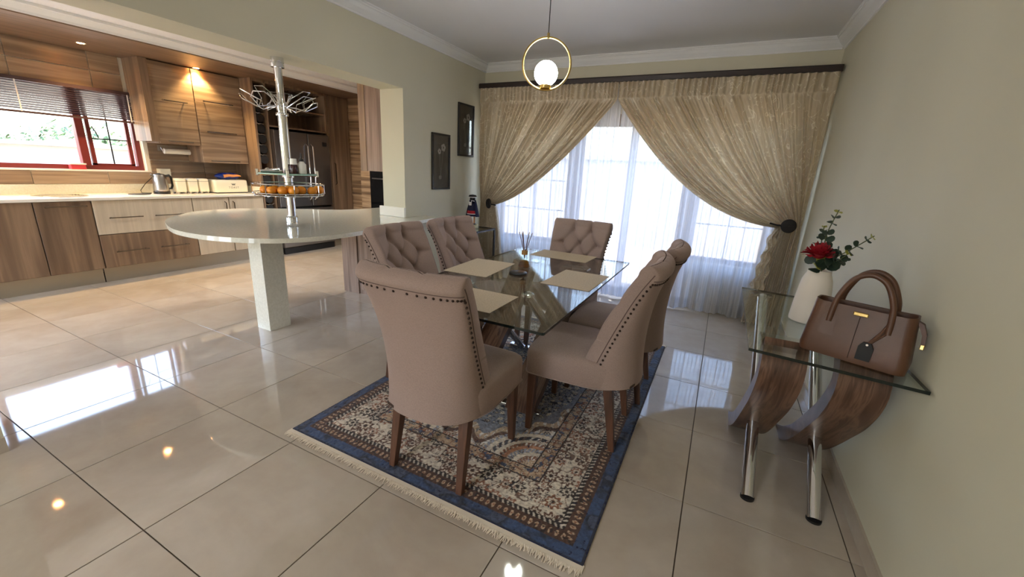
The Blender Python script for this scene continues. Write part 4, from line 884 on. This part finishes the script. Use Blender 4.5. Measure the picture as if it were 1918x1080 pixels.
# ------------------------------------------------------------------ dining chairs (local frame: sits facing +Y)
def make_chair():
    t = thing('dining_chair', '', 'chair', (0, 0, .012), group='tufted dining chairs')
    # seat
    poly = catmull([(-.235, .245), (-.12, .262), (.12, .262), (.235, .245), (.250, .17), (.250, 0), (.240, -.12), (.19, -.215), (.08, -.258), (-.08, -.258), (-.19, -.215), (-.240, -.12), (-.250, 0), (-.250, .17)], 6)
    pc = np.array(poly); rows = [pc * .0, pc * .97, pc * 1.0, pc * 1.0, pc * .985, pc * .95, pc * .85, pc * .5, pc * 0]
    zz = [.345, .345, .352, .452, .472, .482, .490, .496, .498]
    MB().grid([[(x, y, z) for x, y in r] for r, z in zip(rows, zz)], True).build('seat', 'linen', t, smooth=True, world=False, angle=75)
    MB().tube([(x * 1.003, y * 1.003, .350) for x, y in poly], .0035, 6, True).build('piping', 'linen', t, smooth=True, world=False)
    # backrest: horizontal rings; rear arc wraps round the seat low down, front face is button tufted
    nb, nfr = 40, 61
    zs = np.concatenate([np.linspace(.352, .94, 62), .94 + .052 * np.sin(np.linspace(0, PI / 2, 14)[1:])])
    ztop = .992
    btn = [(x, z) for z, xs in ((.90, (-.075, .075)), (.80, (-.15, 0, .15)), (.70, (-.075, .075)), (.60, (-.15, 0, .15))) for x in xs]
    def yside(z): s = (z - .352) / .64; return -.085 - .195 * s - .060 * s * s - .020 * max(0, (z - .80) / .19) ** 2
    def bow(z): s = (z - .352) / .64; return .175 * (1 - s) ** 1.6 + .052
    def hw(z): s = (z - .352) / .64; return .236 - .016 * math.sin(PI * min(1, s * 1.1)) + .013 * s * s
    def tuft(x, z):
        d = 0.0
        for bx, bz in btn:
            r2 = (x - bx) ** 2 + (z - bz) ** 2; d -= .026 * math.exp(-r2 / (2 * .015 ** 2)) + .014 * math.exp(-r2 / (2 * .042 ** 2))
        def seg(ax, az, bx, bz, k=.013, w=.005):
            vx, vz = bx - ax, bz - az; l2 = vx * vx + vz * vz; q = max(0, min(1, ((x - ax) * vx + (z - az) * vz) / l2)); dd = math.hypot(x - ax - q * vx, z - az - q * vz); return -k * math.exp(-dd * dd / (2 * w * w)) - k * .9 * math.exp(-dd * dd / (2 * (w * 3) ** 2))
        best = 0
        for i, (ax, az) in enumerate(btn):
            for bx, bz in btn[i + 1:]:
                if abs(abs(az - bz) - .10) < .01 and abs(abs(ax - bx) - .075) < .01: best = min(best, seg(ax, az, bx, bz))
            if az == .90: best = min(best, seg(ax, az, ax, 1.02, .014, .006))
            if abs(ax) == .15: best = min(best, seg(ax, az, math.copysign(.25, ax), az, .009, .005))
        return d + best
    rows = []
    for k, z in enumerate(zs):
        ze = min(z, .94); y_s = yside(z if z < .94 else .94); b_ = bow(ze); w = hw(ze); th = .082 + .010 * math.exp(-((ze - .62) / .2) ** 2)
        fz = 1.0
        if z > .94:
            q = (z - .94) / .052; fz = math.sqrt(max(0, 1 - q * q))
        roll = .004 * math.exp(-((z - .955) / .026) ** 2)
        ring_ = []
        for i in range(nb + 1):                                      # rear, right to left
            a = -PI / 2 + PI * i / nb; sx = -math.sin(a); x = w * math.copysign(abs(sx) ** .80, sx)
            ring_.append([x, y_s - b_ * (max(0, math.cos(a)) ** .85) - roll * max(0, math.cos(a)) ** .3 * (1 if z > .9 else 1), z])
        for i in range(nfr):                                         # front, left to right
            s_ = -1 + 2 * i / (nfr - 1); x = (w - .004) * s_
            yc = y_s + th * (1 if z > .44 else max(.2, (z - .352) / .09)) - (.046 + .02 * (1 - (ze - .35) / .6)) * (1 - abs(s_) ** 2.4)
            ed = max(0, (abs(s_) - .90) / .10); yc -= .020 * ed ** 2
            if z > .47: yc += tuft(x, z) * (1 - ed) * (1.0 if z < .94 else fz)
            ring_.append([x, yc, z])
        R = np.array(ring_)
        if z > .94:
            cy = R[:nb + 1, 1].mean() * .5 + R[nb + 1:, 1].mean() * .5
            sh = np.interp(fz, [0, 1], [.0, 1.0]); xr = np.clip(np.abs(R[:, 0]) / w, 0, 1)
            cyl = (np.interp(R[:, 0], R[:nb + 1, 0][::-1], R[:nb + 1, 1][::-1]) + np.interp(R[:, 0], R[nb + 1:, 0], R[nb + 1:, 1])) / 2
            R[:, 1] = cyl + (R[:, 1] - cyl) * (.04 + .96 * sh); R[:, 0] *= 1 - .018 * (1 - sh)
            pl = np.exp(-((np.abs(R[:, 0]) - .075) / .008) ** 2); R[:, 2] -= .008 * pl * (1 - sh)
        rows.append(R)
    n = len(rows[0])
    rows.insert(0, rows[0] * np.array([.2, .2, 1]) + np.array([0, -.15, 0]))
    MB().grid(np.array(rows), True).build('backrest', 'linen', t, smooth=True, world=False, angle=75)
    # seams: along the rear edges of both sides and across the top roll
    def edge_pt(z, sg, out=.0015): return (sg * (hw(z) + out), yside(z) - .004, z)
    def rear_pt(u, z, out=.002):
        a = u * PI / 2; return (hw(z) * math.copysign(abs(math.sin(a)) ** .80, a), yside(z) - bow(z) * math.cos(a) ** .85 - .004 * math.exp(-((z - .955) / .026) ** 2) * math.cos(a) ** .3 - out, z)
    seam = MB()
    for sg in (-1, 1): seam.tube([(sg * (hw(z) + .0005), yside(z) + .012, z) for z in np.linspace(.40, .955, 30)], .002, 5)
    seam.tube([rear_pt(u, .927, 0) for u in np.linspace(-.97, .97, 40)], .002, 5)
    seam.build('seam', 'linen_dark', t, smooth=True, world=False)
    nl = MB()
    for sg in (-1, 1):
        for z in np.arange(.385, .915, .0235): nl.sphere((sg * (hw(z) + .0008), yside(z) - .008, z), .0058, 8, 6)
    for u in np.linspace(-.93, .93, 20): nl.sphere(rear_pt(u, .912, .0005), .0055, 8, 6)
    o = nl.build('nailhead_trim', 'nail', t, smooth=True, world=False, angle=180); o['kind'] = 'stuff'
    bm_ = None
    for bx, bz in btn:
        s_ = bx / hw(bz); y = yside(bz) + .082 + .010 * math.exp(-((bz - .62) / .2) ** 2) - (.046 + .02 * (1 - (bz - .35) / .6)) * (1 - abs(s_) ** 2.4) + tuft(bx, bz) + .003
        if bm_ is None: o = MB().sphere((0, 0, 0), .0125, 12, 8, (1, .55, 1)).build('button', 'button', t, smooth=True, world=False, angle=180); bm_ = o.data
        else: o = bpy.data.objects.new('button', bm_); COL.objects.link(o); o.parent = t
        o.location = (bx, y, bz)
    for (tx, ty, bx, by) in ((-.205, .215, -.213, .222), (.205, .215, .213, .222), (-.175, -.175, -.185, -.232), (.175, -.175, .185, -.232)):
        P = [[(tx - .024, ty - .024, .348), (tx + .024, ty - .024, .348), (tx + .024, ty + .024, .348), (tx - .024, ty + .024, .348)], [(bx - .015, by - .015, 0), (bx + .015, by - .015, 0), (bx + .015, by + .015, 0), (bx - .015, by + .015, 0)]]
        vs = P[0] + P[1]; MB()._add(vs, [(0, 1, 2, 3), (7, 6, 5, 4)] + [(i, (i + 1) % 4, 4 + (i + 1) % 4, 4 + i) for i in range(4)]).build('leg', 'legwood', t, world=False, bevel=.003)
    a = -.35; MB().box(-.025, .025, -.001, .0015, -.006, .006).xform(Matrix.Translation(Vector(rear_pt(a, .362, .003))) @ Matrix.Rotation(a * .9, 4, 'Z')).build('maker_tag', 'leather_dark', t, world=False)
    return t
ch0 = make_chair()
chairs = [((4.34, .965), .02, 'dining chair at the near end of the table, its nailed back to the camera'),
          ((4.800, 1.545), PI / 2 + .03, 'dining chair on the right side of the table, the nearer one'),
          ((4.835, 2.085), PI / 2 + .02, 'dining chair on the right side of the table, half hidden behind the nearer one'),
          ((4.315, 2.545), PI - .03, 'dining chair at the far end of the table, its tufted back against the sheers'),
          ((3.775, 1.54), -PI / 2 + .02, 'dining chair on the left side of the table, the one nearer the bar pedestal'),
          ((3.790, 2.125), -PI / 2 - .02, 'dining chair on the left side of the table, the one nearer the pictures')]
for k, ((x, y), rz, lb) in enumerate(chairs):
    c = ch0 if k == 0 else copy_tree(ch0)
    c.location = (x, y, .0125); c.rotation_euler = (0, 0, rz); c['label'] = lb

# ------------------------------------------------------------------ pendant lamp
pd = thing('pendant_lamp', 'gold ring pendant with a glowing white globe above the dining table', 'lamp', (4.262, 2.0, 1.85))
R = .142; yaw = .40
ringp = [(R * math.cos(a) * math.cos(yaw), R * math.cos(a) * math.sin(yaw), R + R * math.sin(a)) for a in np.linspace(0, 2 * PI, 72, endpoint=False)]
MB().tube(ringp, .0065, 10, True).build('ring', 'gold', pd, smooth=True, world=False)
MB().tube([(0, 0, 2 * R - .006), (0, 0, 2 * R + .022)], .008, 12).build('ferrule', 'gold', pd, smooth=True, world=False)
MB().tube([(0, 0, 2 * R + .02), (0, 0, .757)], .0028, 8).build('cord', 'black', pd, smooth=True, world=False)
MB().lathe([(.0001, .740), (.055, .742), (.055, .757), (.0001, .7595)], n=32).build('ceiling_rose', 'gold', pd, smooth=True, world=False)
MB().sphere((0, 0, .092), .070, 32, 20).build('globe', 'globe', pd, smooth=True, world=False, angle=180)
MB().lathe([(.0001, .006), (.03, .008), (.034, .016), (.034, .028), (.0001, .03)], n=24).build('lamp_holder', 'gold', pd, smooth=True, world=False)

# ------------------------------------------------------------------ pictures on the left wall
def picture(y0, y1, z0, z1, lab):
    t = thing('picture', lab, 'picture', (XL, (y0 + y1) / 2, (z0 + z1) / 2))
    f = .022
    for bx in ((y0, y1, z0, z0 + f), (y0, y1, z1 - f, z1), (y0, y0 + f, z0 + f, z1 - f), (y1 - f, y1, z0 + f, z1 - f)): MB().box(XL + .001, XL + .022, *bx).build('frame_rail', 'dark_frame', t, bevel=.003)
    w, h_ = y1 - y0 - 2 * f, z1 - z0 - 2 * f; nx, nz = 90, 190
    A, B = np.meshgrid(np.linspace(0, 1, nx), np.linspace(0, 1, nz)); ink = np.broadcast_to(L((58, 54, 52)), A.shape + (3,)).copy()
    ink = ink * (.8 + .35 * vnoise(A * 2, B * .4, 30, 5)[..., None])
    inn = ((A > .2) & (A < .8) & (B > .14) & (B < .84)).astype(float); ink = blend(ink, L((34, 31, 31)), inn)
    ar = h_ / w
    for (fx, fz, r) in ((.40, .70, .10), (.66, .78, .14)):
        rr = np.hypot((A - fx), (B - fz) * ar); th = np.arctan2((B - fz) * ar, A - fx); q = rr / (r * (1 + .09 * np.cos(5 * th + fx * 9)))
        ink = blend(ink, L((188, 180, 172)) , (q < 1) * (.55 + .45 * vnoise(A * 4, B * 8, 20, 8))); ink = blend(ink, L((70, 64, 62)), (q < .3) * 1.0)
        sx = fx + (.5 - fx) * ((fz - B) / fz) ** 1.5 if False else fx + (.48 - fx) * np.clip((fz - B) / (fz - .2), 0, 1)
        ink = blend(ink, L((112, 106, 102)), ((np.abs(A - sx) < .012) & (B < fz - .05) & (B > .2)).astype(float))
    ink = blend(ink, L((150, 144, 140)), ((np.hypot((A - .45) / .10, (B - .20) / .04) < 1) * (vnoise(A * 6, B * 10, 20, 3) > .4)).astype(float))
    P = np.stack([np.full(A.shape, XL + .010), y0 + f + A * w, z0 + f + B * h_], -1)
    o = MB().grid(P).build('print', 'print', t); ca = o.data.color_attributes.new('ink', 'FLOAT_COLOR', 'POINT'); ca.data.foreach_set('color', np.concatenate([np.clip(ink, 0, 1).reshape(-1, 3), np.ones((nx * nz, 1))], 1).astype(np.float32).ravel())
    MB().box(XL + .013, XL + .0145, y0 + f, y1 - f, z0 + f, z1 - f).build('glazing', 'pane', t)
picture(3.215, 3.540, 1.135, 1.728, 'black framed flower print, the lower one nearer the opening')
picture(3.705, 4.035, 1.515, 2.100, 'black framed flower print, the higher one nearer the curtain')

# ------------------------------------------------------------------ small side table, doll
st = thing('side_table', 'small black metal side table with a glass top in the far left corner', 'side table', (2.72, 3.70, 0))
ax0, ax1, ay0, ay1, az = 2.50, 2.905, 3.47, 3.90, .69
for (x, y) in ((ax0, ay0), (ax1, ay0), (ax0, ay1), (ax1, ay1)): MB().box(x - .0, x + .02 if x == ax0 else x - .02, y, y + .02 if y == ay0 else y - .02, 0, az - .02).build('leg', 'black', st)
for bx in ((ax0, ax1, ay0, ay0 + .02), (ax0, ax1, ay1 - .02, ay1), (ax0, ax0 + .02, ay0 + .02, ay1 - .02), (ax1 - .02, ax1, ay0 + .02, ay1 - .02)): MB().box(*bx, az - .02, az).build('top_rail', 'black', st)
MB().box(ax0 + .02, ax1 - .02, ay0 + .02, ay1 - .02, az - .012, az - .004).build('glass_top', 'glass', st)
MB().box(ax0, ax1, ay0, ay1, .25, .262).build('lower_shelf', 'black', st)
sd2 = thing('stone_disc', 'mottled pale round stone base under the doll', 'stone', (2.66, 3.75, .686))
MB().lathe([(.0001, 0), (.075, 0), (.080, .006), (.080, .034), (.074, .040), (.0001, .040)], n=32).build('disc', 'disc_stone', sd2, smooth=True, world=False)
dl_ = thing('beaded_doll', 'small doll in a navy cape and red banded skirt with white beads', 'doll', (2.66, 3.75, .7265), rz=-.1); dl_.scale = (1.12, 1.12, 1.12)
MB().lathe([(.020, .095), (.055, .09), (.060, .10), (.048, .16), (.032, .22), (.0001, .225)], n=28).build('skirt', 'navy', dl_, smooth=True, world=False)
MB().lathe([(.0565, .118), (.0585, .119), (.0545, .148), (.052, .150)], n=28).build('red_band', 'red_cloth', dl_, smooth=True, world=False)
MB().lathe([(.0590, .112), (.0605, .113), (.0600, .119), (.058, .120)], n=28).build('bead_band', 'bead', dl_, smooth=True, world=False)
P = [[((.030 + .040 * s ** .8) * math.sin(a) * 1.15, (.030 + .040 * s ** .8) * math.cos(a) * .9 + .004, .262 - .175 * s) for a in np.linspace(-2.15, 2.15, 24)] for s in np.linspace(0, 1, 12)]
MB().grid(P).build('cape', 'navy', dl_, smooth=True, world=False)
MB().sphere((0, 0, .275), .030, 18, 12, (1, .95, 1.05)).build('head', 'black', dl_, smooth=True, world=False)
MB().lathe([(.040, .286), (.046, .292), (.036, .312), (.0001, .320)], n=24).build('headdress', 'black', dl_, smooth=True, world=False)
MB().tube([(.047 * math.sin(a), .047 * math.cos(a), .291 ) for a in np.linspace(0, 2 * PI, 24, endpoint=False)], .004, 6, True).build('bead_rim', 'bead', dl_, smooth=True, world=False)
MB().box(-.016, .016, -.047, -.036, .205, .240).build('bead_panel', 'bead', dl_, world=False, bevel=.003)
for s_ in (-1, 1):
    MB().tube([(s_ * .028, 0, .10), (s_ * .028, 0, .012)], .010, 10).build('leg', 'tan', dl_, smooth=True, world=False); MB().box(s_ * .028 - .014, s_ * .028 + .014, -.026, .012, 0, .014).build('shoe', 'black', dl_, bevel=.004, world=False)
    MB().tube([(s_ * .034, -.012, .25), (s_ * .016, -.040, .258), (s_ * .012, -.040, .215)], .004, 6).build('bead_string', 'bead', dl_, smooth=True, world=False)
for (x, y, lab, m1) in ((2.70, 3.68, 'brown patterned fabric pouch on the lower shelf of the side table', 'reed'),):
    t = thing('fabric_pouch', lab, 'pouch', (x, y, .262))
    P = []
    for z in np.linspace(0, .30, 16):
        w = .13 * (1 - .35 * (z / .30) ** 2); P.append([(w * math.cos(a) * (1 + .06 * math.sin(7 * a + 20 * z)), w * .8 * math.sin(a) * (1 + .06 * math.sin(5 * a + 12 * z)), z) for a in np.linspace(0, 2 * PI, 32, endpoint=False)])
    pm = NT('patterned_fabric'); v = pm.coord(); pm.link(pm.ramp(pm.noise(v, 26, 3, .6, 1.0), [(.38, lin((60, 34, 26))), (.47, lin((150, 110, 74))), (.55, lin((120, 40, 34))), (.64, lin((206, 190, 160)))]), pm.p.inputs['Base Color']); pm.set(Roughness=.8)
    MB().grid(P, True).build('pouch_body', pm.m, t, smooth=True, world=False); MB().lathe([(.0001, .30), (.085, .30), (.085, .305), (.06, .33), (.0001, .335)], n=24).build('white_lining', 'white', t, smooth=True, world=False)

# ------------------------------------------------------------------ console table at the right wall
con = thing('console_table', 'glass console table on curved wood slabs and chrome tubes by the right wall', 'console table', (5.78, 1.75, 0))
MB().prism([(5.522, 1.255), (6.036, 1.180), (6.036, 2.27), (5.530, 2.345)], .738, .75, side_mi=1).build('glass_top', ['glass', 'glass_edge'], con)
for x0, x1, fx, tx, yt in ((5.583, 5.738, 5.657, 5.640, 2.27), (5.838, 5.998, 5.907, 5.893, 2.19)):
    arc_slab([(1.455, .7275), (1.405, .64), (1.47, .52), (1.585, .40), (1.79, .21), (1.95, .10), (2.10, .022), (2.14, .004)][::-1], -.075, x0, x1).build('wood_slab', 'slab', con, smooth=True, angle=40)
    MB().tube([(fx, 1.375, .004), (tx, yt, .7275)], .027, 20).build('chrome_leg', 'chrome', con, smooth=True)
    MB().lathe([(.0001, 0), (.029, 0), (.029, .010), (.0001, .011)], n=20, cx=fx, cy=1.375).build('foot', 'black', con, smooth=True)
    MB().box(x0 - .004, x1 + .004, 1.445, 1.53, .7285, .7375).build('top_plate', 'steel', con, bevel=.001)
    MB().box(tx - .05, tx + .05, yt - .02, yt + .05, .7285, .7375).build('top_plate', 'steel', con, bevel=.001)
MB().tube([(5.74, 2.17, .035), (5.836, 2.17, .035)], .014, 12).build('cross_bar', 'chrome', con, smooth=True)

# vase with flowers
vs_ = thing('vase', 'matte white bottle shaped vase on the glass console', 'vase', (5.788, 1.80, .7503))
MB().lathe([(.0001, 0), (.070, 0), (.076, .004), (.077, .012), (.071, .10), (.064, .17), (.060, .20), (.052, .222), (.047, .232), (.046, .250), (.042, .2505), (.041, .235), (.0001, .234)], n=40).build('body', 'vase', vs_, smooth=True, world=False)
fl = thing('flower_stems', 'crimson flower with eucalyptus sprigs arranged in the white vase', 'flowers', (5.788, 1.80, .985))
def leaf_disc(mb, c, n_, r, asp=1.0):
    n_ = Vector(n_).normalized(); a = n_.orthogonal().normalized(); b = n_.cross(a); pts = []
    for k in range(10):
        t_ = 2 * PI * k / 10; pts.append(Vector(c) + a * (r * math.cos(t_)) + b * (r * asp * math.sin(t_)) + n_ * (.12 * r * math.cos(2 * t_)))
    off = n_ * .0012
    mb._add([p + off for p in pts] + [p - off for p in pts], [tuple(range(10)), tuple(range(19, 9, -1))] + [(i, (i + 1) % 10, 10 + (i + 1) % 10, 10 + i) for i in range(10)])
def sprig(pts, n_pairs, r0, r1, t0=.35, seed=0):
    g = random.Random(seed); C_ = catmull(pts, 8, False)
    MB().tube(C_, .0022, 6).build('stem', 'stem', fl, smooth=True, world=False)
    for k in range(n_pairs):
        q = t0 + (1 - t0) * k / (n_pairs - 1); i = min(int(q * (len(C_) - 1)), len(C_) - 2); p = Vector(C_[i]); d = (Vector(C_[i + 1]) - p).normalized(); r = r0 + (r1 - r0) * k / (n_pairs - 1)
        a = d.orthogonal().normalized(); a = Matrix.Rotation(k * 1.57 + g.uniform(-.4, .4), 3, d) @ a
        for s_ in (-1, 1):
            mb = MB(); n_ = (d * .8 + a * (s_ * -.35) + Vector((g.uniform(-.5, .5), g.uniform(-.8, .2), g.uniform(-.3, .3)))); leaf_disc(mb, p + a * (s_ * r * 1.05), n_, r, .85)
            mb.build('leaf', 'leaf_young' if k >= n_pairs - 1 else 'leaf', fl, smooth=True, world=False)
sprig([(0, 0, 0), (-.008, -.005, .09), (-.012, -.02, .19), (.004, -.04, .292)], 8, .026, .009, .28, 1)
sprig([(0, 0, 0), (.03, -.02, .07), (.085, -.04, .13), (.145, -.05, .195)], 7, .026, .009, .3, 2)
sprig([(0, 0, 0), (-.01, .015, .08), (-.02, .02, .16), (-.022, .02, .215)], 5, .022, .008, .4, 3)
sprig([(0, 0, 0), (.02, -.03, .05), (.05, -.05, .08), (.075, -.06, .115)], 5, .030, .012, .3, 4)
sprig([(0, 0, 0), (-.02, -.03, .04), (-.03, -.04, .055), (-.02, -.05, .06)], 3, .026, .024, .3, 5)
for k in range(34):
    q = k / 33; a = k * 2.4; r = .012 + .055 * q ** .7; lift = .035 * (1 - q) ; P = []
    for s_ in np.linspace(0, 1, 6):
        P.append([((r * (.35 + .75 * s_)) * math.cos(a + w * (.9 - .25 * s_)) - .026 + .0, (r * (.35 + .75 * s_)) * math.sin(a + w * (.9 - .25 * s_)) * .8 - .035, .085 + lift * s_ + .028 * s_ * (1 - q * .6) - .012 * q * s_ * s_ + .004 * math.sin(5 * w + k) * s_) for w in np.linspace(-.6, .6, 7)])
    MB().grid(P).build('petal', 'petal', fl, smooth=True, world=False)
MB().sphere((-.026, -.035, .088), .026, 14, 10, (1, .9, .7)).build('flower_heart', 'petal', fl, smooth=True, world=False)
MB().tube([(0, 0, 0), (-.015, -.02, .05), (-.026, -.035, .08)], .003, 6).build('stem', 'stem', fl, smooth=True, world=False)

# handbag
bg_ = thing('handbag', 'brown leather handbag with two arched handles and a black tag on the console', 'handbag', (5.868, 1.375, .7503), rz=-.40)
rows = []
for z, hwx, hwy in ((0.0, .150, .060), (.004, .158, .072), (.03, .160, .076), (.09, .155, .068), (.15, .150, .056), (.19, .147, .048), (.200, .146, .046)):
    rows.append([(x, y, z + (.008 * (abs(x) / hwx) ** 3 if z > .15 else 0)) for x, y in rrect(-hwx, hwx, -hwy, hwy, min(.03, hwy * .8), 6)])
inn = [(x * .97, y * .86, z - .002) for x, y, z in rows[-1]]; inn2 = [(x * .95, y * .7, .12) for x, y, z in rows[-1]]
rows = [[(0, 0, 0)] * len(rows[0])] + rows + [inn, inn2, [(0, 0, .12)] * len(inn)]
MB().grid(rows, True).build('body', 'leather', bg_, smooth=True, world=False, angle=60)
for (sy, nm) in ((-1, 'handle'), (1, 'handle')):
    pts = [(-.085, sy * .060, .135), (-.083, sy * .056, .185), (-.075, sy * .052, .24), (-.045, sy * .050, .305), (0, sy * .050, .328), (.045, sy * .050, .305), (.075, sy * .052, .24), (.083, sy * .056, .185), (.085, sy * .060, .135)]
    hnd = MB().tube(catmull(pts, 6, False), .0095, 12).build(nm, 'leather', bg_, smooth=True, world=False)
    for sx in (-1, 1):
        P = [[(sx * .085 + a, sy * (.0705 - .20 * (z - .085) + .0018), z) for a in np.linspace(-.022, .022, 5)] for z in np.linspace(.085, .155, 6)]
        MB().grid(P).build('handle_patch', 'leather', hnd, smooth=True, world=False)
MB().box(-.022, .022, -.058, -.046, .176, .190).build('gold_plate', 'gold', bg_, bevel=.003, world=False)
MB().tube([(0, -.0525, .172), (0, -.0635, .12), (0, -.0745, .05), (0, -.0770, .02)], .0012, 5).build('centre_seam', 'leather_dark', bg_, smooth=True, world=False)
tg = MB().prism([(.020, .028), (.062, .028), (.064, .076), (.054, .096), (.032, .096), (.021, .078)], -.086, -.080, 'y').build('luggage_tag', 'black_leather', bg_, bevel=.002, world=False)
MB().tube([(.082, -.052, .175), (.070, -.066, .14), (.045, -.080, .090)], .005, 8).tube([(.090, -.046, .180), (.080, -.062, .135), (.047, -.081, .092)], .004, 8).build('tag_strap', 'leather', bg_, smooth=True, world=False)
MB().lathe([(.0001, -.002), (.004, -.002), (.004, .003), (.0001, .003)], axis='y', n=12, cx=.044, cy=-.085, cz=.088).build('rivet', 'chrome', bg_, smooth=True, world=False)
MB().prism([(.140, .196), (.162, .186), (.176, .150), (.178, .118), (.168, .116), (.164, .148), (.150, .178)], -.011, .011, 'y').build('zip_tab', 'leather', bg_, bevel=.002, world=False); MB().box(.167, .179, -.008, .008, .098, .117).build('zip_end', 'gold', bg_, bevel=.002, world=False)
MB().box(-.135, .150, -.004, .004, .186, .192).build('zip', 'leather_dark', bg_, world=False)
